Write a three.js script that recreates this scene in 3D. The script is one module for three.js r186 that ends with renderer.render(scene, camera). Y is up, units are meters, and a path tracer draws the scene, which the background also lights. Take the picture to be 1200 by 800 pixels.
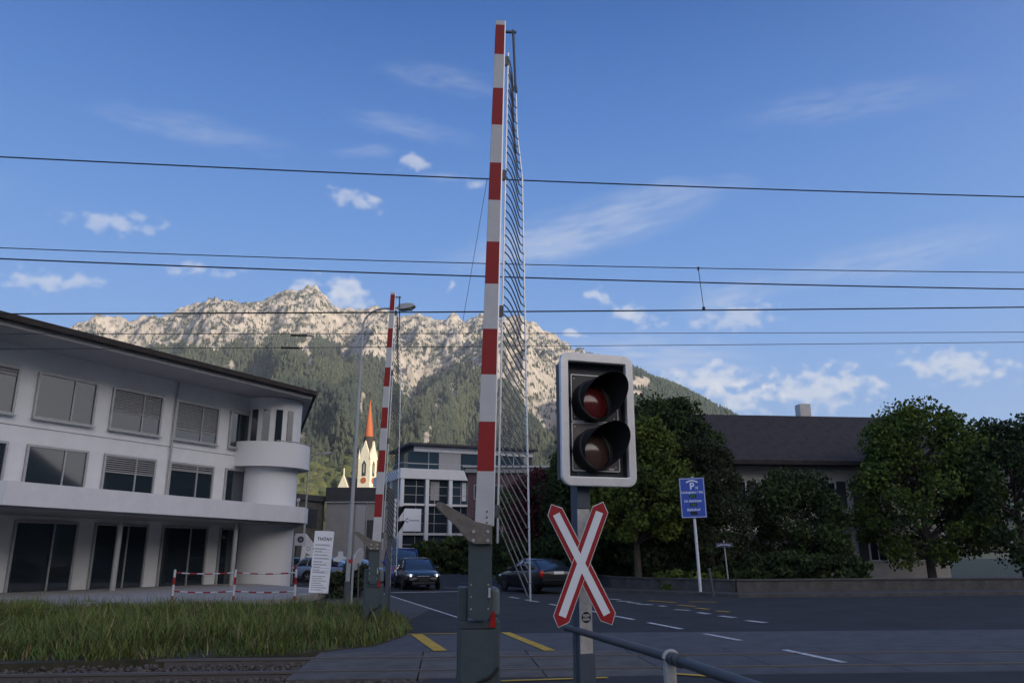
import * as THREE from 'three';
import { RoundedBoxGeometry } from 'three/addons/geometries/RoundedBoxGeometry.js';
import { mergeGeometries } from 'three/addons/utils/BufferGeometryUtils.js';
import { ImprovedNoise } from 'three/addons/math/ImprovedNoise.js';

// ---------------------------------------------------------------- camera, sky, sun, exposure
const scene = new THREE.Scene();
const FOCAL = 922, PITCH = Math.atan(250 / 922), EYE = 1.6;      // read from the vanishing lines of the photograph (1200 x 800)
const camera = new THREE.PerspectiveCamera(2 * Math.atan(400 / FOCAL) * 180 / Math.PI, 1200 / 800, 0.1, 16000);
camera.position.set(0, EYE, 0);
camera.rotation.set(PITCH, 0, 0);

const renderer = new THREE.WebGLRenderer({ antialias: true });
renderer.toneMapping = THREE.LinearToneMapping;
renderer.toneMappingExposure = 1.4;
renderer.shadowMap.enabled = true;

const SUN_EL = 14 * Math.PI / 180, SUN_AZ = 46 * Math.PI / 180;   // behind the camera, to the right
const sunDir = new THREE.Vector3(Math.sin(SUN_AZ) * Math.cos(SUN_EL), Math.sin(SUN_EL), Math.cos(SUN_AZ) * Math.cos(SUN_EL));
const sun = new THREE.DirectionalLight(new THREE.Color().setRGB(1.0, 0.86, 0.68), 4.6);
sun.position.copy(sunDir).multiplyScalar(900);
sun.castShadow = true;
Object.assign(sun.shadow.camera, { left: -500, right: 500, top: 500, bottom: -500, near: 1, far: 6000 });
scene.add(sun, sun.target);

// ---------------------------------------------------------------- pixel -> direction / place
function ray(px, py) {
  const u = (px - 600) / FOCAL, v = (400 - py) / FOCAL, c = Math.cos(PITCH), s = Math.sin(PITCH);
  return new THREE.Vector3(u, s + v * c, -(c - v * s));
}
function at(px, py, depth) { const d = ray(px, py); const t = depth / -d.z; return new THREE.Vector3(d.x * t, EYE + d.y * t, -depth); }
function ground(px, py, y = 0) { const d = ray(px, py); const t = (y - EYE) / d.y; return new THREE.Vector3(d.x * t, y, d.z * t); }
const azel = (px, py) => { const d = ray(px, py); return [Math.atan2(d.x, -d.z), Math.atan2(d.y, Math.hypot(d.x, d.z))]; };

// ---------------------------------------------------------------- noise
const perlin = new ImprovedNoise();
const n3 = (x, y, z = 0) => perlin.noise(x, y, z);
function fbm(x, y, oct = 5, z = 0.37) { let a = 1, s = 0, n = 0; for (let i = 0; i < oct; i++) { s += a * n3(x, y, z + i * 7.3); n += a; a *= 0.5; x *= 2.03; y *= 2.03; } return s / n; }
function ridged(x, y, oct = 4, z = 0.71) { let a = 1, s = 0, n = 0; for (let i = 0; i < oct; i++) { s += a * (1 - Math.abs(n3(x, y, z + i * 5.1)) * 2); n += a; a *= 0.5; x *= 2.1; y *= 2.1; } return s / n; }
function rng(seed) { let a = seed >>> 0; return () => { a = (a + 0x6D2B79F5) | 0; let t = Math.imul(a ^ (a >>> 15), 1 | a); t = (t + Math.imul(t ^ (t >>> 7), 61 | t)) ^ t; return ((t ^ (t >>> 14)) >>> 0) / 4294967296; }; }
const clamp = (x, a = 0, b = 1) => Math.min(b, Math.max(a, x));
const smooth = (a, b, x) => { const t = clamp((x - a) / (b - a)); return t * t * (3 - 2 * t); };
const lerp = (a, b, t) => a + (b - a) * t;
function table(pts) { return (x) => { if (x <= pts[0][0]) return pts[0][1]; for (let i = 1; i < pts.length; i++) if (x <= pts[i][0]) { const [x0, y0] = pts[i - 1], [x1, y1] = pts[i]; return lerp(y0, y1, (x - x0) / (x1 - x0)); } return pts[pts.length - 1][1]; }; }

// ---------------------------------------------------------------- the sky: clear blue air with thin cirrus and small cumulus
{
  const W = 4096, H = 2048, data = new Float32Array(W * H * 4);
  // [px, py, half width, half height, tilt (px down per px right), strength, wispiness]
  const clouds = [
    [515, 91, 62, 15, 0.16, 0.34, 1], [480, 150, 70, 13, 0.20, 0.34, 1], [428, 178, 32, 7, 0.02, 0.40, 1], [486, 191, 24, 9, 0.05, 0.62, 0.2],
    [520, 206, 26, 6, 0.05, 0.40, 1], [417, 234, 36, 12, 0.24, 0.62, 0.4], [556, 217, 15, 9, 0, 0.5, 0.3], [405, 348, 36, 22, 0.30, 1.5, 0],
    [352, 338, 24, 8, 0.0, 0.7, 0], [530, 337, 7, 9, 0, 0.8, 0], [700, 262, 120, 26, -0.22, 0.75, 0.85], [800, 222, 80, 12, -0.10, 0.35, 1], [575, 300, 70, 16, -0.1, 0.35, 1],
    [640, 290, 70, 20, -0.10, 0.55, 0.9], [745, 370, 36, 13, 0.30, 1.3, 0], [697, 347, 14, 10, 0.2, 0.8, 0.2], [675, 391, 13, 5, 0, 0.9, 0], [775, 420, 110, 26, 0.05, 0.75, 0.7],
    [836, 444, 70, 17, -0.02, 1.7, 0], [862, 466, 56, 20, 0.05, 1.6, 0], [850, 350, 50, 20, -0.2, 0.5, 0.8], [866, 372, 50, 16, -0.1, 0.6, 0.4], [820, 478, 40, 14, 0.1, 0.8, 0.3],
    [955, 455, 80, 26, -0.05, 1.5, 0], [1050, 300, 130, 22, -0.2, 0.45, 1], [1120, 430, 70, 20, 0.1, 1.1, 0.2], [220, 150, 100, 16, 0.2, 0.34, 1], [130, 260, 60, 14, 0.1, 0.5, 0.4], [240, 318, 44, 10, 0.1, 0.6, 0.3], [60, 330, 60, 16, 0, 0.6, 0.3],
    [1000, 120, 120, 20, -0.15, 0.28, 1], [-180, 200, 160, 30, 0.1, 0.5, 0.7], [1400, 260, 170, 34, -0.1, 0.5, 0.7],
  ];
  const air = (k, pts) => table(pts.map(([a, v]) => [a, v * k])), tabR = air(0.70, [[0, 0.33], [8, 0.245], [15, 0.185], [22, 0.122], [30, 0.066], [38, 0.024], [55, 0.018], [90, 0.016]]), tabG = air(0.71, [[0, 0.47], [8, 0.43], [15, 0.375], [22, 0.300], [30, 0.210], [38, 0.128], [55, 0.105], [90, 0.092]]), tabB = air(0.72, [[0, 0.70], [8, 0.75], [15, 0.76], [22, 0.69], [30, 0.58], [38, 0.43], [55, 0.36], [90, 0.32]]);
  for (let j = 0; j < H; j++) {
    const el = ((j + 0.5) / H - 0.5) * Math.PI, ce = Math.cos(el), se = Math.sin(el);
    const e = Math.max(0, el) * 180 / Math.PI;
    // clear air: pale near the horizon, deeper overhead
    const base = [
      tabR(e), tabG(e), tabB(e)];
    for (let i = 0; i < W; i++) {
      const ph = ((i + 0.5) / W - 0.5) * 2 * Math.PI, dx = Math.cos(ph) * ce, dz = Math.sin(ph) * ce, k = (j * W + i) * 4;
      let r = base[0], g = base[1], b = base[2];
      if (el < 0) { r = 0.07; g = 0.08; b = 0.09; }
      else {
        // the air is brighter towards the sun, and raised here as warm fill for shaded fronts
        const cs = dx * sunDir.x + se * sunDir.y + dz * sunDir.z, m = Math.pow(Math.max(0, (1 + cs) / 2), 6.0);
        const gl = m * Math.exp(-e / 40);
        r += gl * 3.3; g += gl * 2.75; b += gl * 2.05;
        // clouds
        const fz = -dz * Math.cos(PITCH) + se * Math.sin(PITCH);
        if (fz > 0.15) {
          const px = 600 + FOCAL * dx / fz, py = 400 - FOCAL * (se * Math.cos(PITCH) + dz * Math.sin(PITCH)) / fz;
          if (px > -420 && px < 1640 && py > 20 && py < 560) {
            let wx = 0, wy = 0, warped = false, c = 0, cr = 0, cg = 0, cb = 0;
            for (const [cx, cy, hw, hh, tilt, st, wisp] of clouds) {
              if (Math.abs(px - cx) > hw * 1.7 + 24 || Math.abs(py - cy - (px - cx) * tilt) > hh * 1.9 + 18) continue;
              if (!warped) { wx = fbm(px / 40, py / 20, 4, 2.2) * 22; wy = fbm(px / 34, py / 22, 4, 8.4) * 16; warped = true; }
              const qx = (px + wx - cx) / hw, qy = (py + wy * (1 - wisp * 0.4) - cy - (px - cx) * tilt) / hh, q = Math.sqrt(qx * qx + qy * qy);
              if (q > 1.7) continue;
              let a;
              if (wisp > 0.5) a = clamp(smooth(1.5, 0.1, q) * (0.35 + 1.1 * (fbm(px / 34 + py / 60, (py - px * tilt) / 6, 5, 4.4) + 0.22)) * st) * 0.55;
              else a = smooth(0.0, 1.0, (1.0 - q) * 0.95 + 1.5 * fbm(px / 17, py / 12, 5, 6.1) + 0.08) * smooth(1.6, 0.9, q) * clamp(st) * 0.88;
              const lit = wisp > 0.5 ? 0.62 : clamp(0.80 - 0.25 * qy + 0.6 * fbm(px / 12, py / 8, 3, 9.1));
              cr += a * lerp(0.36, 0.63, lit); cg += a * lerp(0.42, 0.62, lit); cb += a * lerp(0.53, 0.62, lit); c += a;
            }
            if (c > 0) { const A = 1 - Math.exp(-c * 1.15); r = lerp(r, cr / c, A); g = lerp(g, cg / c, A); b = lerp(b, cb / c, A); }
          }
        }
      }
      data[k] = r; data[k + 1] = g; data[k + 2] = b; data[k + 3] = 1;
    }
  }
  const sky = new THREE.DataTexture(data, W, H, THREE.RGBAFormat, THREE.FloatType);
  sky.mapping = THREE.EquirectangularReflectionMapping; sky.magFilter = sky.minFilter = THREE.LinearFilter; sky.wrapS = THREE.RepeatWrapping; sky.needsUpdate = true;
  scene.background = sky; scene.environment = sky;
}
scene.fog = new THREE.FogExp2(new THREE.Color().setRGB(0.62, 0.72, 0.85), 0.00005);

// ---------------------------------------------------------------- helpers: names, things, geometry
const taken = {};
function numbered(name) { if (!(name in taken)) { taken[name] = 0; return name; } taken[name]++; return name + '_' + String(taken[name]).padStart(3, '0'); }
function shade(o) { o.traverse((m) => { if (m.isMesh) { m.castShadow = true; m.receiveShadow = true; } }); return o; }
function thing(name, label, category, pos = [0, 0, 0], turn = 0, group) {
  const o = new THREE.Group(); o.name = numbered(name); scene.add(o);
  if (pos.isVector3) o.position.copy(pos); else o.position.set(...pos);
  o.rotation.y = turn; o.userData = { label, category }; if (group) o.userData.group = group;
  return o;
}
function part(name, geo, mat, parent) { const m = new THREE.Mesh(Array.isArray(geo) ? merge(geo) : geo, mat); m.name = name; m.castShadow = m.receiveShadow = true; parent.add(m); return m; }
function one(name, geo, mat, label, category, group) { const m = part(numbered(name), geo, mat, scene); m.userData = { label, category }; if (group) m.userData.group = group; return m; }
function structure(name, geo, mat, parent) { const m = part(parent ? name : numbered(name), geo, mat, parent || scene); if (!parent) m.userData = { kind: 'structure' }; return m; }
function copyOf(root, label, group) { const c = root.clone(); c.name = numbered(root.name.replace(/_\d{3}$/, '')); c.userData = { ...root.userData }; if (label) c.userData.label = label; if (group) c.userData.group = group; scene.add(c); return c; }
function merge(list) {
  const norm = list.map((g) => { let q = g.index ? g.toNonIndexed() : g; for (const k of Object.keys(q.attributes)) if (!['position', 'normal', 'uv'].includes(k)) q.deleteAttribute(k); if (!q.attributes.uv) q.setAttribute('uv', new THREE.BufferAttribute(new Float32Array(q.attributes.position.count * 2), 2)); if (!q.attributes.normal) q.computeVertexNormals(); return q; });
  return mergeGeometries(norm);
}
// a box with slightly rounded edges; uv in metres
function uvBox(g) {
  const p = g.attributes.position, n = g.attributes.normal, uv = new Float32Array(p.count * 2);
  for (let i = 0; i < p.count; i++) {
    const ax = Math.abs(n.getX(i)), ay = Math.abs(n.getY(i)), az = Math.abs(n.getZ(i));
    if (ay >= ax && ay >= az) { uv[2 * i] = p.getX(i); uv[2 * i + 1] = p.getZ(i); } else if (ax >= az) { uv[2 * i] = p.getZ(i); uv[2 * i + 1] = p.getY(i); } else { uv[2 * i] = p.getX(i); uv[2 * i + 1] = p.getY(i); }
  }
  g.setAttribute('uv', new THREE.BufferAttribute(uv, 2)); return g;
}
function box(w, h, d, x = 0, y = 0, z = 0, bevel = 0) { const g = bevel ? new RoundedBoxGeometry(w, h, d, 2, bevel) : new THREE.BoxGeometry(w, h, d); g.translate(x, y, z); return uvBox(g); }
function bar(a, b, r0, r1 = r0, seg = 8) {
  const A = a.isVector3 ? a : new THREE.Vector3(...a), B = b.isVector3 ? b : new THREE.Vector3(...b), d = B.clone().sub(A), L = d.length();
  const g = new THREE.CylinderGeometry(r1, r0, L, seg); g.translate(0, L / 2, 0);
  g.applyQuaternion(new THREE.Quaternion().setFromUnitVectors(new THREE.Vector3(0, 1, 0), d.normalize())); g.translate(A.x, A.y, A.z); return g;
}
function tube(pts, r, seg = 24, rad = 6) { return new THREE.TubeGeometry(new THREE.CatmullRomCurve3(pts.map((p) => p.isVector3 ? p : new THREE.Vector3(...p)), false, 'centripetal'), seg, r, rad, false); }
function plate(outline, depth, bevel = 0.004, holes = []) {     // outline in x,y; extruded towards +z
  const s = new THREE.Shape(outline.map(([x, y]) => new THREE.Vector2(x, y)));
  for (const h of holes) s.holes.push(new THREE.Path(h.map(([x, y]) => new THREE.Vector2(x, y))));
  return new THREE.ExtrudeGeometry(s, { depth, bevelEnabled: bevel > 0, bevelThickness: bevel, bevelSize: bevel, bevelSegments: 2, curveSegments: 12 });
}
function roundRect(w, h, r, n = 6) { const o = []; for (const [cx, cy, a0] of [[w / 2 - r, h / 2 - r, 0], [-w / 2 + r, h / 2 - r, 90], [-w / 2 + r, -h / 2 + r, 180], [w / 2 - r, -h / 2 + r, 270]]) for (let i = 0; i <= n; i++) { const a = (a0 + 90 * i / n) * Math.PI / 180; o.push([cx + r * Math.cos(a), cy + r * Math.sin(a)]); } return o; }
function sheet(points, y) {   // a flat polygon on the ground, uv in metres; points are Vector3 or [x, z]
  const q = points.map((p) => p.isVector3 ? [p.x, p.z] : p);
  const g = new THREE.ShapeGeometry(new THREE.Shape(q.map(([x, z]) => new THREE.Vector2(x, -z)))); g.rotateX(-Math.PI / 2); g.translate(0, y, 0);
  const p = g.attributes.position, uv = new Float32Array(p.count * 2); for (let i = 0; i < p.count; i++) { uv[2 * i] = p.getX(i); uv[2 * i + 1] = p.getZ(i); }
  g.setAttribute('uv', new THREE.BufferAttribute(uv, 2)); return g;
}
function slab(points, y0, y1) {   // a polygon with thickness
  const q = points.map((p) => p.isVector3 ? [p.x, p.z] : p);
  const g = new THREE.ExtrudeGeometry(new THREE.Shape(q.map(([x, z]) => new THREE.Vector2(x, -z))), { depth: y1 - y0, bevelEnabled: false }); g.rotateX(-Math.PI / 2); g.translate(0, y0, 0); return uvBox(g);
}

// ---------------------------------------------------------------- materials
function noiseTexture(size, fn, srgb = true) {
  const d = new Uint8Array(size * size * 4);
  for (let j = 0; j < size; j++) for (let i = 0; i < size; i++) { const c = fn(i / size, j / size, i, j); const k = (j * size + i) * 4; d[k] = clamp(c[0]) * 255; d[k + 1] = clamp(c[1]) * 255; d[k + 2] = clamp(c[2]) * 255; d[k + 3] = 255; }
  const t = new THREE.DataTexture(d, size, size); t.wrapS = t.wrapT = THREE.RepeatWrapping; t.magFilter = THREE.LinearFilter; t.minFilter = THREE.LinearMipmapLinearFilter; t.generateMipmaps = true; if (srgb) t.colorSpace = THREE.SRGBColorSpace; t.needsUpdate = true; return t;
}
// noise that tiles: blend of four shifted copies
function tiled(fn) { return (u, v) => { const a = fn(u, v), b = fn(u - 1, v), c = fn(u, v - 1), d = fn(u - 1, v - 1); return (a * (1 - u) * (1 - v) + b * u * (1 - v) + c * (1 - u) * v + d * u * v) / Math.sqrt((1 - u) ** 2 * (1 - v) ** 2 + u * u * (1 - v) ** 2 + (1 - u) ** 2 * v * v + u * u * v * v); }; }
const R0 = rng(11);
const coarse = tiled((u, v) => fbm(u * 6, v * 6, 5, 1.3)), blot = tiled((u, v) => fbm(u * 14, v * 14, 4, 5.7));
const lin2s = (x) => x <= 0.0031308 ? 12.92 * x : 1.055 * Math.pow(x, 1 / 2.4) - 0.055;
function mottled(rgb, amount, grain, metres, size = 512) {       // base colour (linear) with coarse blotches and fine grain; repeats every `metres`
  const t = noiseTexture(size, (u, v) => { const k = Math.max(0.05, 1 + amount * (coarse(u, v) * 1.6 + blot(u, v) * 0.8) + grain * (R0() - 0.5)); return rgb.map((c) => lin2s(c * k)); });
  t.repeat.set(1 / metres, 1 / metres); return t;
}
const grainBump = noiseTexture(256, () => { const g = R0(); return [g, g, g]; }, false); grainBump.repeat.set(2, 2);
const lumpBump = noiseTexture(512, (u, v) => { const g = 0.5 + coarse(u, v) * 0.5 + blot(u, v) * 0.3 + (R0() - 0.5) * 0.2; return [g, g, g]; }, false); lumpBump.repeat.set(0.4, 0.4);
function std(rgb, rough = 0.7, extra = {}) { const { metal = 0, ...rest } = extra; return new THREE.MeshStandardMaterial({ color: new THREE.Color().setRGB(...rgb), roughness: rough, metalness: metal, ...rest }); }
function spotted(rgb, rough, amount, grain, metres, extra = {}) { return new THREE.MeshStandardMaterial({ map: mottled(rgb, amount, grain, metres), roughness: rough, ...extra }); }
function paint(rgb, rough = 0.35, coat = 0.5) { return new THREE.MeshPhysicalMaterial({ color: new THREE.Color().setRGB(...rgb), roughness: rough, clearcoat: coat, clearcoatRoughness: 0.08 }); }
const M = {
  asphalt: spotted([0.026, 0.0295, 0.034], 0.97, 0.42, 0.6, 7, { bumpMap: grainBump, bumpScale: 0.004 }),
  asphaltPale: spotted([0.068, 0.069, 0.071], 0.9, 0.24, 0.45, 4, { bumpMap: grainBump, bumpScale: 0.004 }),
  concrete: spotted([0.30, 0.29, 0.275], 0.9, 0.22, 0.25, 3, { bumpMap: lumpBump, bumpScale: 0.004 }),
  concreteDark: spotted([0.085, 0.083, 0.078], 0.92, 0.35, 0.3, 2.5, { bumpMap: lumpBump, bumpScale: 0.006 }),
  panel: spotted([0.080, 0.084, 0.089], 0.85, 0.3, 0.35, 2.2, { bumpMap: grainBump, bumpScale: 0.003 }),
  panelBrown: spotted([0.115, 0.106, 0.094], 0.9, 0.35, 0.4, 2.0, { bumpMap: grainBump, bumpScale: 0.004 }),
  lineWhite: spotted([0.55, 0.56, 0.56], 0.75, 0.35, 0.5, 1.2),
  lineYellow: spotted([0.52, 0.33, 0.025], 0.75, 0.3, 0.45, 1.2),
  rail: std([0.16, 0.14, 0.125], 0.55, { metal: 0.6 }),
  rust: spotted([0.085, 0.046, 0.028], 0.9, 0.4, 0.5, 0.8),
  sleeper: spotted([0.11, 0.10, 0.09], 0.95, 0.3, 0.4, 1.5),
  stone: std([0.15, 0.135, 0.12], 0.95),
  galv: spotted([0.40, 0.41, 0.41], 0.5, 0.2, 0.12, 0.5, { metalness: 0.35 }),
  galvMid: spotted([0.21, 0.215, 0.215], 0.55, 0.2, 0.12, 0.5, { metalness: 0.3 }),
  galvWarm: spotted([0.44, 0.425, 0.39], 0.62, 0.3, 0.22, 0.45, { metalness: 0.15, bumpMap: lumpBump, bumpScale: 0.0015 }),  // pale warm steel; on the signal post this tone paints in sunlight
  galvDark: spotted([0.10, 0.105, 0.11], 0.5, 0.25, 0.15, 0.6, { metalness: 0.4 }),
  postShade: spotted([0.060, 0.075, 0.10], 0.5, 0.2, 0.15, 0.6),  // post steel with its bluish shade put into the colour
  alu: std([0.72, 0.73, 0.74], 0.35, { metal: 0.75 }),
  aluFrame: spotted([0.80, 0.80, 0.80], 0.34, 0.06, 0.05, 0.6, { metalness: 0.35 }),
  cabinet: spotted([0.058, 0.079, 0.084], 0.48, 0.16, 0.1, 0.9),
  cabinetLight: spotted([0.13, 0.16, 0.17], 0.48, 0.16, 0.1, 0.9),
  weight: spotted([0.19, 0.165, 0.135], 0.75, 0.3, 0.2, 0.5),
  boomWhite: spotted([0.56, 0.57, 0.56], 0.5, 0.07, 0.06, 1.1),
  boomRed: spotted([0.30, 0.007, 0.006], 0.6, 0.12, 0.08, 1.1),
  bolt: std([0.62, 0.62, 0.60], 0.35, { metal: 0.8 }),
  reflector: std([0.42, 0.015, 0.012], 0.3),
  darkGap: std([0.012, 0.012, 0.013], 0.8),
  rubber: std([0.018, 0.018, 0.018], 0.85),
  cable: std([0.035, 0.037, 0.04], 0.6, { metal: 0.3 }),
  signalDark: spotted([0.055, 0.058, 0.062], 0.45, 0.1, 0.08, 0.5),
  signalPanel: spotted([0.14, 0.125, 0.115], 0.55, 0.15, 0.1, 0.4),
  visor: std([0.008, 0.008, 0.009], 0.55),
  lensRed: new THREE.MeshPhysicalMaterial({ color: new THREE.Color().setRGB(0.115, 0.012, 0.011), roughness: 0.22, clearcoat: 1, clearcoatRoughness: 0.12 }),
  lensBrown: new THREE.MeshPhysicalMaterial({ color: new THREE.Color().setRGB(0.075, 0.045, 0.034), roughness: 0.22, clearcoat: 1, clearcoatRoughness: 0.12 }),
  signWhite: std([0.84, 0.85, 0.85], 0.42), signRed: std([0.36, 0.008, 0.009], 0.5),
  glass: new THREE.MeshPhysicalMaterial({ color: new THREE.Color().setRGB(0.022, 0.032, 0.042), roughness: 0.06, clearcoat: 1, clearcoatRoughness: 0.03 }),
  glassBlue: new THREE.MeshPhysicalMaterial({ color: new THREE.Color().setRGB(0.035, 0.06, 0.085), roughness: 0.08, clearcoat: 1, clearcoatRoughness: 0.04 }),
  glassSatin: new THREE.MeshPhysicalMaterial({ color: new THREE.Color().setRGB(0.035, 0.06, 0.085), roughness: 0.45 }),
  white: spotted([0.72, 0.73, 0.74], 0.7, 0.06, 0.04, 3), whiteWarm: spotted([0.66, 0.63, 0.58], 0.85, 0.1, 0.06, 4),
  soffit: spotted([0.34, 0.34, 0.345], 0.8, 0.08, 0.05, 3),
  greyWall: spotted([0.29, 0.295, 0.295], 0.85, 0.12, 0.08, 4), greyDark: spotted([0.045, 0.048, 0.052], 0.7, 0.15, 0.08, 3),
  maroon: spotted([0.115, 0.062, 0.075], 0.85, 0.15, 0.1, 3),
  roofDark: spotted([0.040, 0.033, 0.030], 0.9, 0.4, 0.35, 2.5, { bumpMap: lumpBump, bumpScale: 0.03 }),
  bark: spotted([0.085, 0.070, 0.055], 0.95, 0.4, 0.4, 0.7, { bumpMap: lumpBump, bumpScale: 0.02 }),
  carBlack: paint([0.005, 0.006, 0.009], 0.35, 0.6), carBlue: paint([0.012, 0.045, 0.30], 0.32, 1), carLight: paint([0.20, 0.30, 0.52], 0.35, 1), carDark: paint([0.015, 0.017, 0.022], 0.3, 1),
  chrome: std([0.75, 0.76, 0.78], 0.15, { metal: 1 }),
  headlamp: new THREE.MeshStandardMaterial({ color: new THREE.Color().setRGB(0.7, 0.72, 0.75), roughness: 0.15, emissive: new THREE.Color().setRGB(1, 0.95, 0.85), emissiveIntensity: 1.1 }),
  headlampOff: std([0.55, 0.58, 0.62], 0.15, { metal: 0.5 }),
  tailLamp: std([0.42, 0.012, 0.012], 0.2), tailLit: new THREE.MeshStandardMaterial({ color: new THREE.Color().setRGB(0.5, 0.02, 0.02), emissive: new THREE.Color().setRGB(1, 0.05, 0.03), emissiveIntensity: 0.9 }),
  tyre: std([0.014, 0.014, 0.015], 0.9), rim: std([0.30, 0.31, 0.33], 0.35, { metal: 0.8 }),
  trim: std([0.012, 0.012, 0.013], 0.6), plateWhite: std([0.75, 0.75, 0.74], 0.4),
  churchWall: spotted([0.70, 0.65, 0.50], 0.9, 0.14, 0.08, 12), churchRoof: spotted([0.42, 0.115, 0.045], 0.8, 0.18, 0.12, 8),
};

// ---------------------------------------------------------------- THE SETTING: terrain
function conifer() { const a = new THREE.ConeGeometry(0.24, 0.62, 6, 1, true); a.translate(0, 0.36, 0); const b = new THREE.ConeGeometry(0.165, 0.5, 6, 1, true); b.rotateY(0.5); b.translate(0, 0.75, 0); return merge([a, b]); }
function crownBlob(seed) { const g = new THREE.IcosahedronGeometry(0.5, 2); const p = g.attributes.position; for (let i = 0; i < p.count; i++) { const x = p.getX(i), y = p.getY(i), z = p.getZ(i), k = 1 + 0.55 * fbm(x * 3 + seed, y * 3 + z * 2, 3, seed); p.setXYZ(i, x * k, y * k * 1.05 + 0.45, z * k); } g.computeVertexNormals(); return g; }
const skyline = [[-200, 455], [-60, 430], [0, 418], [60, 396], [110, 372], [150, 379], [200, 366], [245, 352], [290, 356], [333, 342], [348, 344], [358, 340], [370, 336], [380, 346], [390, 358], [400, 363], [420, 361], [440, 356], [463, 371], [475, 373], [490, 370], [505, 377], [520, 378], [530, 373], [545, 380], [560, 373], [572, 368], [585, 373], [600, 372], [612, 371], [622, 376], [640, 389], [660, 401], [690, 415], [720, 432], [760, 470], [800, 520], [860, 580]];
const skyAz = skyline.map(([x, y]) => azel(x, y)), ridgeEl = table(skyAz);
const treeLine = table([[-200, 470], [0, 452], [150, 420], [260, 412], [333, 400], [370, 400], [400, 410], [430, 424], [455, 440], [470, 462], [480, 478], [488, 462], [500, 448], [520, 440], [545, 434], [560, 440], [585, 447], [605, 462], [622, 485], [645, 505], [680, 480], [720, 470], [860, 600]].map(([x, y]) => [azel(x, y)[0], azel(x, y)[1]]));
const R_FOOT = 430, R_RIDGE = 4000;
const prof = table([[0, 0], [0.06, 0.010], [0.16, 0.075], [0.30, 0.15], [0.45, 0.24], [0.60, 0.36], [0.72, 0.53], [0.85, 0.74], [0.95, 0.92], [1, 1], [1.3, 0.62]]);
function mountainH(az, r) {
  const s = (r - R_FOOT) / (R_RIDGE - R_FOOT), Hr = EYE + R_RIDGE * Math.tan(ridgeEl(az)), x = r * Math.sin(az), z = -r * Math.cos(az);
  let h = Hr * prof(s);
  const arc = az * 3000;
  const spur = ridged(arc / 620, r / 2600, 3, 1.9) - 0.45, crag = ridged(arc / 150, h / 330 + r / 900, 4, 3.3) - 0.45, fine = fbm(x / 60, z / 60 + h / 80, 4, 6.6);
  h += spur * 330 * smooth(0.12, 0.5, s) * (1 - smooth(0.82, 1.0, s));
  h += crag * lerp(18, 95, smooth(0.5, 0.8, s)) * smooth(0.08, 0.3, s) * lerp(1, 0.5, smooth(0.9, 1, s));
  h += fine * lerp(9, 46, smooth(0.5, 0.8, s)) * smooth(0.03, 0.2, s);
  return Math.max(-2, h);
}
function rockiness(az, r, h) {
  const el = Math.atan2(h - EYE, r), x = r * Math.sin(az), z = -r * Math.cos(az), arc = az * 3000;
  const d = (el - treeLine(az)) * 180 / Math.PI + 1.9 * fbm(arc / 170, h / 150, 4, 2.9) + 0.9 * fbm(arc / 45, h / 40, 3, 4.2);
  const chute = ridged(arc / 210, h / 900, 3, 7.7);      // bare chutes running down through the wood
  return Math.max(smooth(-0.25, 0.35, d), smooth(0.74, 0.84, chute + 0.25 * fbm(arc / 40, h / 60, 3, 1.7)) * smooth(5.5, 8.5, el * 57.3) * 0.9);
}
function terrain(name, az0, az1, nA, r0, r1, nR, height, tint) {
  const pos = new Float32Array((nA + 1) * (nR + 1) * 3), col = new Float32Array(pos.length), idx = [];
  for (let j = 0; j <= nR; j++) for (let i = 0; i <= nA; i++) {
    const az = lerp(az0, az1, i / nA), r = r0 + (r1 - r0) * Math.pow(j / nR, 0.85), h = height(az, r), k = (j * (nA + 1) + i) * 3;
    pos[k] = r * Math.sin(az); pos[k + 1] = h; pos[k + 2] = -r * Math.cos(az);
    const c = tint(az, r, h); col[k] = c[0]; col[k + 1] = c[1]; col[k + 2] = c[2];
  }
  for (let j = 0; j < nR; j++) for (let i = 0; i < nA; i++) { const a = j * (nA + 1) + i, b = a + 1, c = a + nA + 1, d = c + 1; idx.push(a, b, c, b, d, c); }
  const g = new THREE.BufferGeometry(); g.setAttribute('position', new THREE.BufferAttribute(pos, 3)); g.setAttribute('color', new THREE.BufferAttribute(col, 3)); g.setIndex(idx); g.computeVertexNormals();
  return structure(name, g, new THREE.MeshStandardMaterial({ vertexColors: true, roughness: 0.97, side: THREE.DoubleSide }));
}
const rockTint = (x, y, z) => { const a = fbm(x / 130, y / 55, 4, z / 130), b = fbm(x / 34, y / 26, 3, z / 34); const k = Math.max(0.3, 1 + 0.45 * a + 0.5 * b); return [0.325 * k, 0.290 * k, 0.245 * k]; };
{
  const [azL] = azel(-200, 455), [azR] = azel(860, 580);
  terrain('mountain', azL, azR, 960, R_FOOT - 60, 4600, 320, mountainH, (az, r, h) => {
    const x = r * Math.sin(az), z = -r * Math.cos(az), k = rockiness(az, r, h), c = rockTint(x, h, z);
    // dwarf pine and turf on the ledges
    const shrub = smooth(0.02, 0.20, fbm(az * 3000 / 27, h / 20, 4, 8.8) + 0.40 * fbm(az * 3000 / 230, h / 130, 3, 9.9)) * 0.78;
    const g = [0.056, 0.064, 0.046], f = [0.030, 0.037, 0.026];
    return [0, 1, 2].map((i) => lerp(f[i], lerp(c[i], g[i], shrub), k));
  });
}
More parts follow.
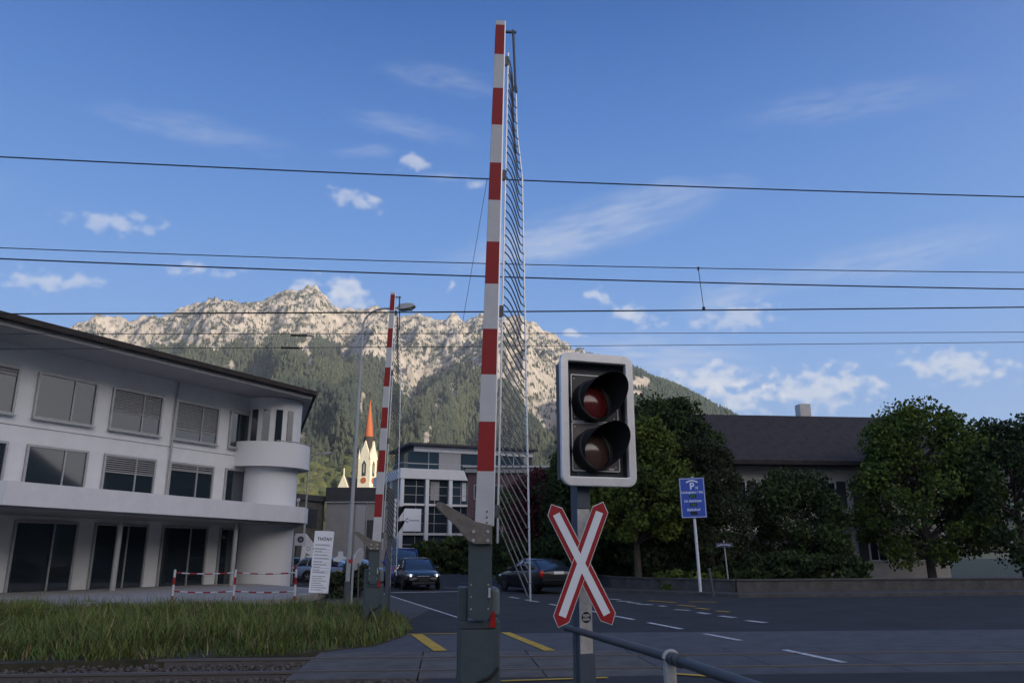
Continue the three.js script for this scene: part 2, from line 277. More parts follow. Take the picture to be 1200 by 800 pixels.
// the nearer wooded ridge that runs down to the right
const ridge2 = table([[600, 640], [640, 560], [670, 500], [700, 452], [718, 436], [738, 432], [752, 437], [765, 445], [780, 449], [800, 456], [820, 467], [840, 478], [867, 491], [920, 516], [990, 538], [1080, 545], [1180, 530], [1300, 505], [1420, 500]].map(([x, y]) => azel(x, y)));
const R2 = 2700, R2F = 900;
function ridgeH(az, r) {
  const s = (r - R2F) / (R2 - R2F), Hr = EYE + R2 * Math.tan(ridge2(az)), arc = az * 2400;
  let h = Hr * table([[0, 0], [0.15, 0.08], [0.5, 0.42], [0.8, 0.78], [1, 1], [1.35, 0.5]])(s);
  h += (ridged(arc / 420, r / 1500, 3, 4.9) - 0.45) * 120 * smooth(0.1, 0.5, s) * (1 - smooth(0.8, 1, s)) + fbm(arc / 70, r / 90, 3, 1.1) * 14 * smooth(0.05, 0.3, s);
  return Math.max(-2, h);
}
const rockSpots = [[752, 449, 14, 9], [745, 462, 8, 6], [640, 470, 20, 30]].map(([x, y, w, hgt]) => { const [a, e] = azel(x, y); return [a, e, w / FOCAL, hgt / FOCAL]; });
const ridgeRock = (az, r, h) => { const e = Math.atan2(h - EYE, r); let k = 0; for (const [a, el, w, hh] of rockSpots) { const q = ((az - a) / w) ** 2 + ((e - el) / hh) ** 2; k = Math.max(k, smooth(1.2, 0.3, q + 1.1 * fbm(az * 260, e * 260, 3, 2.2))); } return k; };
{
  const [a0] = azel(600, 640), [a1] = azel(1420, 500);
  terrain('wooded_ridge', a0, a1, 420, R2F - 60, 3300, 150, ridgeH, (az, r, h) => { const k = ridgeRock(az, r, h), c = rockTint(r * Math.sin(az), h, -r * Math.cos(az)); return [0, 1, 2].map((i) => lerp([0.040, 0.052, 0.026][i], c[i], k)); });
}
// the wood on the slopes: far off, read as one mass
function wood(name, geo, list, tintOf, label) {
  const m = new THREE.InstancedMesh(geo, new THREE.MeshStandardMaterial({ color: 0xffffff, roughness: 0.95, side: THREE.DoubleSide }), list.length);
  const q = new THREE.Quaternion(), e = new THREE.Euler(), s = new THREE.Vector3(), p = new THREE.Vector3(), mt = new THREE.Matrix4(), c = new THREE.Color();
  list.forEach(([x, y, z, w, h, tw], i) => { e.set(0, tw, 0); m.setMatrixAt(i, mt.compose(p.set(x, y, z), q.setFromEuler(e), s.set(w, h, w))); c.setRGB(...tintOf(i, x, y, z)); m.setColorAt(i, c); });
  m.name = numbered(name); m.userData = { label, category: 'forest', kind: 'stuff' }; m.castShadow = m.receiveShadow = true; scene.add(m); return m;
}
{
  const R = rng(5), list = [], low = [], list2 = [];
  const [azL] = azel(-160, 455), [azR] = azel(800, 540);
  for (let i = 0; i < 150000 && list.length < 62000; i++) {
    const az = lerp(azL, azR, R()), s = 0.14 + 0.84 * Math.sqrt(R()), r = R_FOOT + s * (R_RIDGE - R_FOOT), h = mountainH(az, r), k = rockiness(az, r, h);
    const el = Math.atan2(h - EYE, r) * 57.3, shrub = k > 0.6;
    if (R() < (shrub ? (fbm(az * 3000 / 27, h / 20, 4, 8.8) + 0.40 * fbm(az * 3000 / 230, h / 130, 3, 9.9) > 0.08 ? 0.45 : 0.93) : k * 1.3)) continue;
    if (shrub && s > 0.97) continue;
    const hgt = (shrub ? 7 + 8 * R() : 17 + 15 * R()) * (el < 9 ? 0.9 : 1);
    list.push([r * Math.sin(az), h - 1, -r * Math.cos(az), hgt * (0.78 + 0.5 * R()), hgt, R() * 6.3]);
  }
  const RT = rng(9);
  wood('conifer_forest', conifer(), list, (i, x, y, z) => { const k = 0.7 + 0.75 * RT(), w = clamp(0.35 + 1.4 * fbm(x / 260, z / 260 + y / 160, 3, 3.1)); return [lerp(0.021, 0.046, w) * k, lerp(0.031, 0.054, w) * k, lerp(0.022, 0.028, w) * k]; }, 'dark conifer forest clinging to the slopes below the cliffs');
  const [azL2] = azel(640, 560), [azR2] = azel(1320, 500);
  for (let i = 0; i < 26000; i++) {
    const az = lerp(azL2, azR2, R()), s = 0.1 + 0.95 * Math.sqrt(R()), r = R2F + s * (R2 - R2F), h = ridgeH(az, r); if (R() < ridgeRock(az, r, h) * 1.2) continue;
    const hgt = 12 + 10 * R(); list2.push([r * Math.sin(az), h - 1, -r * Math.cos(az), hgt * (0.85 + 0.5 * R()), hgt, R() * 6.3]);
  }
  wood('conifer_forest', conifer(), list2, (i, x, y, z) => { const k = 0.75 + 0.6 * RT(), w = clamp(0.4 + 1.2 * fbm(x / 200, z / 200, 3, 6.1)); return [lerp(0.024, 0.044, w) * k, lerp(0.038, 0.058, w) * k, lerp(0.028, 0.032, w) * k]; }, 'green forest covering the lower ridge that slopes down behind the signal');
  for (let i = 0; i < 5200; i++) {
    const az = lerp(azL, azR, R()), r = 440 + 720 * Math.sqrt(R()), h = mountainH(az, r), hgt = 9 + 9 * R();
    low.push([r * Math.sin(az), h - 2, -r * Math.cos(az), hgt * (0.8 + 0.4 * R()), hgt, R() * 6.3]);
  }
  wood('broadleaf_wood', crownBlob(3.3), low, (i, x, y, z) => { const k = 0.75 + 0.6 * RT(), w = RT(); return [lerp(0.034, 0.072, w) * k, lerp(0.050, 0.076, w) * k, lerp(0.016, 0.022, w) * k]; }, 'sunlit yellow green broadleaf wood at the foot of the mountain');
}
// unseen slope added behind the camera to keep the street in shade
{
  const ax = [Math.sin(SUN_AZ), Math.cos(SUN_AZ)], sx = [ax[1], -ax[0]], nU = 60, nV = 26, pos = [], idx = [];
  for (let j = 0; j <= nV; j++) for (let i = 0; i <= nU; i++) {
    const u = lerp(-900, 900, i / nU), v = lerp(330, 1000, j / nV);
    const crest = 196 * smooth(900, 420, Math.abs(u)) + 8 * fbm(u / 120, 3, 3);
    const h = crest * (v < 620 ? smooth(330, 620, v) : smooth(1000, 620, v)) + (j && j < nV ? 4 * fbm(u / 60, v / 60, 3) : -1);
    pos.push(ax[0] * v + sx[0] * u, h, ax[1] * v + sx[1] * u);
  }
  for (let j = 0; j < nV; j++) for (let i = 0; i < nU; i++) { const a = j * (nU + 1) + i, b = a + 1, c = a + nU + 1, d = c + 1; idx.push(a, b, c, b, d, c); }
  const g = new THREE.BufferGeometry(); g.setAttribute('position', new THREE.BufferAttribute(new Float32Array(pos), 3)); g.setIndex(idx); g.computeVertexNormals();
  structure('shade_hill', g, std([0.05, 0.065, 0.03], 0.95, { side: THREE.DoubleSide }));
}
// valley floor
{
  const g = new THREE.PlaneGeometry(14000, 14000); g.rotateX(-Math.PI / 2); g.translate(0, -0.2, 0); const uv = g.attributes.uv; for (let i = 0; i < uv.count; i++) uv.setXY(i, uv.getX(i) * 14000, uv.getY(i) * 14000);
  structure('ground', g, spotted([0.055, 0.068, 0.032], 0.95, 0.35, 0.4, 9));
}

// ---------------------------------------------------------------- the road with its markings, pavements and the crossing
const TRACK = 4.7 * Math.PI / 180, er = new THREE.Vector3(Math.cos(TRACK), 0, -Math.sin(TRACK)), en = new THREE.Vector3(Math.sin(TRACK), 0, Math.cos(TRACK));   // along the rails; across, towards the camera
const onTrack = (t, off, y = 0) => new THREE.Vector3(0, y, -13.0).addScaledVector(er, t).addScaledVector(en, off);   // off > 0: nearer the camera than the track's middle
const road = new THREE.Group(); road.name = 'road'; road.userData = { kind: 'structure' }; scene.add(road);
part('asphalt', slab([[-60, 30], [60, 30], onTrack(60, 1.53), onTrack(-1.2, 1.53), onTrack(-1.5, 1.95), onTrack(-3.1, 2.3), onTrack(-60, 3.0)], -0.2, 0), M.asphalt, road);
part('asphalt', slab([onTrack(60, -1.53), [60, -34], [24, -36], [10, -34], [2.5, -46], [-6, -75], [-26, -120], [-60, -120], [-60, -24.5], [-14, -24.8], [-7.0, -25], [-2.3, -19.5], [-2.6, -15.5], onTrack(-3.1, -1.53)], -0.2, 0), M.asphalt, road);
function stripe(name, a, b, w, mat) { const d = b.clone().sub(a).normalize(), n = new THREE.Vector3(-d.z, 0, d.x).multiplyScalar(w / 2); return part(name, sheet([a.clone().add(n), b.clone().add(n), b.clone().sub(n), a.clone().sub(n)], 0.014), mat, road); }
const pxLine = (name, x0, y0, x1, y1, w, mat) => stripe(name, ground(x0, y0), ground(x1, y1), w, mat);
for (const [x0, y0, x1, y1] of [[597, 699.6, 608, 701.4], [616, 703, 631, 705.6], [644, 708, 656, 710.2], [688, 715.3, 702, 718.2], [720, 722, 743, 726.4], [760, 730, 799, 737.5], [826, 743, 868, 751], [920, 762, 990, 777]]) pxLine('centre_dash', x0, y0, x1, y1, 0.14, M.lineWhite);
for (const [x0, y0, x1, y1] of [[714, 702, 727, 702.8], [724, 704.2, 739, 705.4], [736, 706, 750, 707.3], [747, 708, 765, 709], [773, 710, 780, 710.8], [791, 714.5, 809, 715.5], [819, 718, 831, 719.8], [844, 722, 861, 724], [876, 727.5, 897, 730]]) pxLine('edge_dash', x0, y0, x1, y1, 0.22, M.lineWhite);
for (const [x0, y0, x1, y1] of [[760, 704, 792, 706.2], [807, 705.2, 840, 705.8], [795, 709.2, 815, 710.8], [816, 712.6, 831, 714.2], [840, 716, 855, 717.4]]) pxLine('yellow_dash', x0, y0, x1, y1, 0.2, M.lineYellow);
pxLine('lane_edge_line', 447, 695, 560, 731.5, 0.08, M.lineWhite);
pxLine('stop_line', 453, 694.6, 540, 693.2, 0.35, M.lineWhite);
pxLine('lane_edge_line', 520, 688.5, 580, 691.5, 0.12, M.lineWhite);
pxLine('lane_edge_line', 540, 683, 585, 684.5, 0.12, M.lineWhite);
// pale crossing apron and its yellow guide lines
structure('pavement', sheet([ground(383, 705), ground(447, 695.3), ground(505, 713.5), ground(478, 728), ground(400, 722)], 0.008), M.asphaltPale);
structure('pavement', sheet([ground(481, 743), onTrack(24, -4.55), onTrack(24, -1.55), onTrack(-3.05, -1.55)], 0.004), M.panel);
function guide(x0, y0, x1, y1, w) { const a = ground(x0, y0), b = ground(x1, y1); return stripe('yellow_guide_line', a, b, w, M.lineYellow); }
{ guide(487, 743.0, 516, 763, 0.24); guide(592, 741.5, 645, 763, 0.20); stripe('yellow_guide_line', onTrack(-2.1, -4.56), onTrack(-0.2, -4.56), 0.10, M.lineYellow); stripe('yellow_guide_line', onTrack(-0.3, 1.9), onTrack(1.15, 1.72), 0.10, M.lineYellow); stripe('yellow_guide_line', onTrack(2.15, 1.45), onTrack(2.6, 1.75), 0.14, M.lineYellow); }

// the railway track
const track = new THREE.Group(); track.name = 'railway_track'; track.userData = { kind: 'structure' }; scene.add(track);
const across = (g) => { g.rotateY(TRACK); return g; };
function railProfile(len) { const s = new THREE.Shape(); [[-0.07, 0], [0.07, 0], [0.07, 0.012], [0.012, 0.03], [0.012, 0.115], [0.035, 0.125], [0.035, 0.155], [0.028, 0.16], [-0.028, 0.16], [-0.035, 0.155], [-0.035, 0.125], [-0.012, 0.115], [-0.012, 0.03], [-0.07, 0.012]].forEach(([x, y], i) => i ? s.lineTo(x, y) : s.moveTo(x, y)); const g = new THREE.ExtrudeGeometry(s, { depth: len, bevelEnabled: false }); g.rotateY(Math.PI / 2); return g; }
for (const off of [0.75, -0.75]) { const g = railProfile(100); g.translate(-50, -0.145, 0); across(g); const p = onTrack(0, off); g.translate(p.x, p.y, p.z); part('rail', g, M.rail, track); }
// crossing panels between and beside the rails; each a slab of its own
{
  const R = rng(21), kinds = [[-0.60, 0.60], [0.87, 1.52], [-1.52, -0.87]];
  for (const [o0, o1] of kinds) { let t = -3.15; while (t < 26) { const L = 1.75, brown = t < 0.4; const g = box(L - 0.018, 0.12, o1 - o0, 0, 0, 0, 0.008); across(g); const p = onTrack(t + L / 2, (o0 + o1) / 2, -0.056 + 0.004 * R()); g.translate(p.x, p.y, p.z); part('crossing_panel', g, brown ? M.panelBrown : M.panel, track); t += L; } }
  for (let i = 0; i < 34; i++) { const g = box(0.24, 0.14, 2.5, 0, 0, 0, 0.015); across(g); const p = onTrack(-3.7 - i * 0.62, 0, -0.20); g.translate(p.x, p.y, p.z); part('sleeper', g, M.sleeper, track); }
}
structure('track_bed', sheet([onTrack(-60, 3.2), onTrack(60, 3.2), onTrack(60, -2.2), onTrack(-60, -2.2)], -0.15), spotted([0.060, 0.048, 0.040], 0.95, 0.4, 0.6, 1.6, { bumpMap: lumpBump, bumpScale: 0.03 }));
{ // ballast stones
  const g = new THREE.IcosahedronGeometry(0.5, 0), list = [], R = rng(33);
  for (let i = 0; i < 16000; i++) { const t = -3.2 - 17 * R(), off = -1.9 + 4.4 * R(); if (Math.abs(Math.abs(off) - 0.75) < 0.10) continue; list.push([t, off, -0.14 + 0.09 * R() + (Math.abs(off) > 1.45 ? 0.05 : 0)]); }
  for (let i = 0; i < 1500; i++) { const t = -3.2 + 2.1 * R(); list.push([t, 1.60 + 0.5 * R(), -0.10 + 0.08 * R()]); }
  const m = new THREE.InstancedMesh(g, std([1, 1, 1], 0.95), list.length), q = new THREE.Quaternion(), e = new THREE.Euler(), mt = new THREE.Matrix4(), c = new THREE.Color();
  list.forEach(([t, off, y], i) => { e.set(R() * 6, R() * 6, R() * 6); const s = 0.035 + 0.045 * R(); const p = onTrack(t, off, y); m.setMatrixAt(i, mt.compose(p, q.setFromEuler(e), new THREE.Vector3(s, s * 0.7, s * 1.1))); const k = 0.5 + 0.8 * R(), w = R(); c.setRGB(0.105 * k, lerp(0.08, 0.098, w) * k, lerp(0.062, 0.09, w) * k); m.setColorAt(i, c); });
  m.name = 'ballast'; m.userData = { label: 'brown stone ballast heaped along the railway track', category: 'ballast', kind: 'stuff' }; m.castShadow = m.receiveShadow = true; scene.add(m);
}
// kerb and footway on the far right, before the low wall
structure('footway', slab([[60, -33.5], [24, -35], [14, -33.0], [8.9, -32.4], [3.6, -37.4], [1.0, -45], [3.0, -60], [60, -60]], -0.01, 0.11), M.asphaltPale);
structure('kerb', slab([[60, -33.32], [24, -34.82], [14, -32.82], [8.85, -32.2], [3.42, -37.35], [0.82, -45], [0.985, -45], [3.585, -37.4], [8.89, -32.385], [14, -32.985], [24, -34.985], [60, -33.485]], -0.01, 0.125), M.concreteDark);
// pale concrete forecourt on the left
structure('forecourt', slab([ground(383, 697), ground(383, 700), ground(333, 711), ground(200, 716), ground(-60, 716), ground(-60, 690), ground(300, 690)].map((p) => [p.x, p.z]), -0.01, 0.24), M.concrete);

// rough grass on the verge between road and rails
{
  const blade = new THREE.BufferGeometry(); blade.setAttribute('position', new THREE.BufferAttribute(new Float32Array([-0.5, 0, 0, 0.5, 0, 0, -0.4, 0.5, 0.12, 0.5, 0, 0, 0.4, 0.5, 0.12, -0.4, 0.5, 0.12, -0.4, 0.5, 0.12, 0.4, 0.5, 0.12, 0.12, 1, 0.45]), 3)); blade.computeVertexNormals();
  const poly = [[-80, 712], [200, 714], [330, 714], [383, 714], [440, 714], [468, 722], [484, 738], [470, 747], [440, 757], [396, 762], [330, 769], [100, 776], [-80, 782]].map(([x, y]) => { const p = ground(x, y); return [p.x, p.z]; });
  const inside = (x, z) => { let c = false; for (let i = 0, j = poly.length - 1; i < poly.length; j = i++) { const [xi, zi] = poly[i], [xj, zj] = poly[j]; if ((zi > z) !== (zj > z) && x < (xj - xi) * (z - zi) / (zj - zi) + xi) c = !c; } return c; };
  structure('verge', slab(poly, -0.2, 0.018), spotted([0.045, 0.042, 0.024], 0.95, 0.4, 0.5, 2));
  const R = rng(77), list = [];
  while (list.length < 46000) { const x = lerp(-17, -1.5, R()), z = lerp(-26.5, -13, R()); if (!inside(x, z)) continue; const t = fbm(x / 1.3, z / 1.3, 4, 5.5); if (R() < 0.2 - t * 1.6) continue; const edge = inside(x + 0.5, z + 0.4) && inside(x + 0.5, z - 0.3) ? 1 : 0.55; list.push([x, z, (0.18 + 0.55 * R() * R() * R() + 0.75 * Math.max(0, t)) * edge * (z > -16 ? 1.15 : 0.9), t]); }
  const m = new THREE.InstancedMesh(blade, new THREE.MeshStandardMaterial({ color: 0xffffff, roughness: 0.8, side: THREE.DoubleSide }), list.length), q = new THREE.Quaternion(), e = new THREE.Euler(0, 0, 0, 'YXZ'), mt = new THREE.Matrix4(), c = new THREE.Color();
  list.forEach(([x, z, h, t], i) => { e.set((R() - 0.3) * 0.8, R() * 6.3, (R() - 0.5) * 0.5); m.setMatrixAt(i, mt.compose(new THREE.Vector3(x, 0, z), q.setFromEuler(e), new THREE.Vector3(0.012 + 0.012 * R(), h, h))); const k = 0.6 + 0.8 * R(), w = clamp(0.4 + t + 0.5 * (R() - 0.5)), dry = R() < 0.16; if (dry) c.setRGB(0.24 * k, 0.19 * k, 0.085 * k); else c.setRGB(lerp(0.070, 0.125, w) * k, lerp(0.115, 0.165, w) * k, 0.024 * k); m.setColorAt(i, c); });
  m.name = 'verge_grass'; m.userData = { label: 'rough green grass growing on the verge beside the rails', category: 'grass', kind: 'stuff' }; m.castShadow = m.receiveShadow = true; scene.add(m);
}

// ---------------------------------------------------------------- level crossing barriers (raised), with hanging lattice skirt
function makeBarrier(label) {
  // local x runs along the rails (the boom comes down towards +x), z towards the camera, y up; origin on the ground under the cabinet
  const t = thing('crossing_barrier', label, 'barrier', [0, 0, 0], TRACK, 'raised crossing barriers');
  const cab = part('cabinet', [box(0.44, 0.94, 0.40, 0, 0.47, 0, 0.018), box(0.10, 0.34, 0.40, -0.17, 1.10, 0, 0.015)], M.cabinet, t);
  part('motor_housing', [box(0.125, 0.31, 0.38, 0.158, 1.115, -0.01, 0.055)], M.cabinetLight, t);
  part('door_panel', box(0.36, 0.80, 0.02, -0.01, 0.45, 0.203, 0.008), M.cabinet, cab);
  part('door_seam', box(0.37, 0.006, 0.012, -0.01, 0.861, 0.202), M.darkGap, cab);
  part('base_plate', box(0.52, 0.05, 0.48, 0, 0.025, 0, 0.01), M.concreteDark, t);
  part('reflector', plate([[0.110, 0.875], [0.172, 0.875], [0.160, 1.025], [0.128, 1.025]], 0.012, 0.002).translate(0, 0, 0.203), M.reflector, t);
  part('cable', tube([[0.20, 0.48, 0.22], [0.12, 0.40, 0.25], [-0.02, 0.33, 0.25], [-0.10, 0.10, 0.23]], 0.018, 20, 6), M.rubber, t);
  // swinging arm: a plate with a rounded foot
  const arm = []; for (let i = 0; i <= 10; i++) { const a = Math.PI + Math.PI * i / 10; arm.push([0.0 + 0.118 * Math.cos(a), 1.03 + 0.075 * Math.sin(a)]); }
  arm.push([0.122, 1.90], [-0.112, 1.90]);
  part('arm', plate(arm, 0.07, 0.006).translate(0, 0, 0.235), M.cabinet, t);
  part('pivot', bar([0, 1.12, 0.1], [0, 1.12, 0.24], 0.07, 0.07, 16), M.galvDark, t);
  for (const [x, y] of [[-0.09, 1.18], [0.09, 1.18], [-0.09, 1.06], [0.09, 1.06], [0.09, 1.30], [-0.09, 1.30]]) part('bolt', bar([x, y, 0.31], [x, y, 0.322], 0.011, 0.009, 8), M.bolt, t);
  part('latch', box(0.022, 0.10, 0.03, 0.10, 1.22, 0.325, 0.005), M.alu, t);
  const wt = part('counterweight', plate([[0.115, 1.715], [0.115, 1.895], [-0.06, 1.935], [-0.24, 2.035], [-0.40, 2.125], [-0.455, 2.135], [-0.475, 2.105], [-0.44, 2.06], [-0.26, 1.90], [-0.115, 1.735], [-0.06, 1.715]], 0.05, 0.006).translate(0, 0, 0.316), M.weight, t);
  for (const x of [-0.075, 0.075]) for (const y of [1.745, 1.835]) part('bolt', bar([x, y, 0.37], [x, y, 0.388], 0.020, 0.016, 8), M.bolt, wt);
  // boom: a tapering box beam painted in red and white lengths, leaning a little
  const lean = (y) => 0.045 + 0.15 * (y - 1.92) / 6.2, halfW = (y) => lerp(0.102, 0.064, (y - 1.92) / 6.2), zb = 0.275, hd = 0.05;
  const cuts = [1.895, 2.47, 3.01, 3.54, 4.07, 4.61, 5.13, 5.66, 6.15, 6.66, 7.17, 7.65, 8.08, 8.14];
  const seg = (y0, y1, x0f, x1f, z0, z1) => { const g = new THREE.BufferGeometry(), P = []; for (const y of [y0, y1]) for (const [s, z] of [[0, z0], [1, z0], [1, z1], [0, z1]]) P.push([s ? x1f(y) : x0f(y), y, z]); const F = [[3, 2, 6, 7], [1, 0, 4, 5], [2, 1, 5, 6], [0, 3, 7, 4], [7, 6, 5, 4], [0, 1, 2, 3]], pos = []; for (const [a, b, c, d] of F) for (const k of [a, b, c, a, c, d]) pos.push(...P[k]); g.setAttribute('position', new THREE.BufferAttribute(new Float32Array(pos), 3)); g.computeVertexNormals(); return uvBox(g); };
  for (let i = 0; i < cuts.length - 1; i++) { const white = i % 2 === 0; part(white ? 'white_boom_length' : 'red_boom_length', seg(cuts[i], cuts[i + 1], (y) => lean(y) - halfW(y), (y) => lean(y) + halfW(y) - 0.016, zb - hd, zb + hd), white ? M.boomWhite : M.boomRed, t); }
  part('boom_edge', seg(1.895, 8.14, (y) => lean(y) + halfW(y) - 0.0155, (y) => lean(y) + halfW(y) - 0.002, zb - hd * 0.8, zb + hd * 1.04), M.alu, t);
  for (const x of [-0.078, 0.068]) for (const y of [1.93, 1.985, 2.045]) part('bolt', bar([x, y, zb + hd], [x, y, zb + hd + 0.010], 0.010, 0.008, 8), M.galvDark, t);
  // skirt: inner rail beside the boom, free outer rail, slanting rods between them
  const xin = (y) => lean(y) + halfW(y) + 0.042, zs = 0.255;
  const xout = table([[1.15, 0.535], [6.0, 0.465], [6.6, 0.41], [7.23, 0.395], [7.96, 0.385]]);
  const sk = part('skirt_inner_rail', bar([xin(1.72), 1.72, zs], [xin(7.72), 7.72, zs], 0.0135, 0.0135, 8), M.alu, t);
  part('skirt_outer_rail', [bar([xout(1.13), 1.13, zs], [xout(6.0), 6.0, zs], 0.011, 0.011, 8), tube([[xout(6.0), 6.0, zs], [0.435, 6.3, zs], [0.405, 6.6, zs], [0.392, 7.1, zs], [0.385, 7.3, zs]], 0.011, 14, 6)], M.alu, t);
  part('tip_bracket', [box(0.16, 0.03, 0.03, lean(8) + 0.125, 8.03, zs, 0.008), bar([0.355, 8.06, zs], [0.385, 7.25, zs], 0.017, 0.014, 8), bar([0.385, 7.25, zs], [0.395, 7.16, zs], 0.022, 0.018, 8)], M.galvDark, t);
  for (const y of [2.05, 4.30, 6.02, 7.60]) part('skirt_bracket', box(0.07, 0.14, 0.03, lean(y) + halfW(y) + 0.018, y, zs, 0.008), M.galvDark, t);
  const n = 54;
  for (let i = 0; i < n; i++) {
    const f = i / (n - 1), ya = lerp(1.90, 7.62, f), fan = Math.max(0, 1 - i / 9), drop = lerp(0.42, 0.46, f) + 0.30 * fan, yb = ya - drop, xi = xin(ya) + 0.01, xo = xout(Math.max(1.15, yb)) - 0.028;
    if (yb < 1.16) continue;
    const zz = zs + (i % 2 ? 0.009 : -0.009);
    const along = (u, v) => [lerp(xi, xo, u), lerp(ya, yb, v), zz];
    part('skirt_rod', i < 22 ? [bar(along(0, 0), along(1, 1), 0.0085, 0.0085, 5), bar(along(1, 1), [xo + 0.028, yb - 0.012, zz], 0.007, 0.007, 5)] : tube([along(0, 0), along(0.28, 0.15), along(0.6, 0.48), along(1, 1), [xo + 0.028, yb - 0.012, zz]], 0.0085, 9, 5), i < 19 ? M.galvMid : M.galvDark, t);
  }
  return t;
}
const barrier = makeBarrier('grey cabinet barrier with red white boom raised beside the signal post');
{ const p = at(562, 690, 8.6); barrier.position.set(p.x - 0.0225, 0, p.z - 0.275); }
const barrierFar = copyOf(barrier, 'red and white raised barrier standing in the grass across the tracks');
{ const p = at(437, 680, 19.3); barrierFar.position.set(p.x - 0.0225, 0, p.z - 0.275); }

// ---------------------------------------------------------------- signal post with two lamps
{
  const base = at(679.5, 640, 6.62), t = thing('crossing_signal', 'two lamp crossing signal in a silver frame on a steel post', 'signal', [base.x, 0, base.z], 0);
  const post = new THREE.Group(); post.rotation.y = 0.42; post.name = 'post'; t.add(post);
  part('web', box(0.085, 3.0, 0.13, 0, 1.5, 0, 0.006), M.postShade, post);
  part('front_flange', box(0.112, 2.0, 0.012, 0.0, 0.96, 0.072, 0.003), M.galvWarm, post);  // lighter tone stands for sun falling on this face
  part('upper_shade_plate', box(0.118, 0.75, 0.018, 0.0, 2.34, 0.075, 0.003), M.postShade, post);  // dark plate added to paint in the shade below the signal head
  part('foot_shade_plate', box(0.14, 0.86, 0.024, 0.0, 0.43, 0.076, 0.006), M.postShade, post);  // dark plate added to draw the shadow low on the post
  // round sticker on the post
  const c = document.createElement('canvas'); c.width = c.height = 128; const x = c.getContext('2d'); x.fillStyle = '#d8d8d4'; x.fillRect(0, 0, 128, 128); x.fillStyle = '#15171a'; x.beginPath(); x.arc(64, 64, 60, 0, 7); x.fill(); x.fillStyle = '#e6e6e2';
  for (const [y, n] of [[44, 5], [86, 5]]) for (let i = 0; i < n; i++) { x.fillRect(24 + i * 17, y - 14, 4, 26); x.fillRect(24 + i * 17, y - 14 + (i % 3) * 10, 12, 5); x.fillRect(32 + i * 17, y - 12, 4, 24); } x.fillRect(40, 62, 48, 3);
  const tx = new THREE.CanvasTexture(c); tx.colorSpace = THREE.SRGBColorSpace;
  const st = new THREE.CircleGeometry(0.046, 28); st.translate(0, 1.125, 0.0795); part('sticker', st, new THREE.MeshStandardMaterial({ map: tx, roughness: 0.5 }), post);
  // head
  const hp = at(700.5, 491, 6.5).sub(new THREE.Vector3(base.x, 0, base.z));
  const head = new THREE.Group(); head.name = 'signal_board'; head.position.copy(hp); head.rotation.y = 0.30; t.add(head);
  const W = 0.645, H = 1.095;
  part('frame', plate(roundRect(W, H, 0.075, 8), 0.035, 0.008, [roundRect(W - 0.105, H - 0.122, 0.012, 2)]).translate(0, 0, -0.02), M.aluFrame, head);
  part('back_box', box(W - 0.08, H - 0.10, 0.14, 0, 0, -0.163, 0.01), M.signalDark, head);
  part('inner_surround', [box(0.045, H - 0.138, 0.07, -(W - 0.118) / 2 - 0.02, 0, -0.056), box(0.045, H - 0.138, 0.07, (W - 0.118) / 2 + 0.02, 0, -0.056), box(W - 0.13, 0.045, 0.07, 0, (H - 0.138) / 2 + 0.02, -0.056), box(W - 0.13, 0.045, 0.07, 0, -(H - 0.138) / 2 - 0.02, -0.056)], M.signalDark, head);
  part('mounting_bracket', [box(0.12, 0.08, 0.16, -0.12, -0.35, -0.22, 0.01), box(0.12, 0.08, 0.16, -0.12, 0.3, -0.22, 0.01)], M.galvDark, head);
  for (const [y, red] of [[0.185, true], [-0.225, false]]) {
    const unit = part('lamp_panel', box(0.405, 0.385, 0.03, 0.004, y, -0.080, 0.006), red ? M.signalDark : M.signalPanel, head);
    part('panel_rim', plate(roundRect(0.425, 0.402, 0.01, 2), 0.008, 0.001, [roundRect(0.413, 0.390, 0.01, 2)]).translate(0.004, y, -0.070), M.aluFrame, unit);
    const g = new THREE.Group(); g.name = 'lamp_unit'; g.position.set(-0.022, y - 0.03, -0.045); g.rotation.set(-0.16, 0.30, 0, 'YXZ'); head.add(g);   // aimed to the side street
    part('collar', [new THREE.TorusGeometry(0.168, 0.014, 8, 40).translate(0, 0, 0.03), new THREE.CylinderGeometry(0.174, 0.174, 0.16, 36, 1, true).rotateX(Math.PI / 2).translate(0, 0, -0.045)], M.visor, g);
    const lens = new THREE.SphereGeometry(0.26, 36, 12, 0, Math.PI * 2, 0, Math.asin(0.160 / 0.26)); lens.rotateX(Math.PI / 2); lens.translate(0, 0, -0.192); part('lens', lens, red ? M.lensRed : M.lensBrown, g);
    // hood: a tube, long on top and cut away underneath
    const pos = [], idx = [], n = 48; for (let i = 0; i <= n; i++) { const a = 2 * Math.PI * i / n, up = (1 + Math.sin(a + 0.55)) / 2, L = lerp(0.035, 0.33, Math.pow(up, 1.15)); for (const [r, z] of [[0.170, 0.02], [0.167, L], [0.161, L], [0.163, 0.02]]) pos.push(r * Math.cos(a), r * Math.sin(a), z); }
    for (let i = 0; i < n; i++) for (let k = 0; k < 3; k++) { const a = i * 4 + k, b = a + 1, cc = a + 4, d = cc + 1; idx.push(a, cc, b, b, cc, d); }
    const hg = new THREE.BufferGeometry(); hg.setAttribute('position', new THREE.BufferAttribute(new Float32Array(pos), 3)); hg.setIndex(idx); hg.computeVertexNormals(); part('hood', hg, new THREE.MeshStandardMaterial({ color: new THREE.Color().setRGB(0.008, 0.008, 0.009), roughness: 0.9, side: THREE.DoubleSide }), g);
    for (const [sx, sy] of [[-0.18, 0.165], [0.18, 0.165], [-0.18, -0.165], [0.18, -0.165]]) part('screw', bar([sx, y + sy, -0.066], [sx, y + sy, -0.060], 0.006, 0.005, 8), M.bolt, unit);
  }
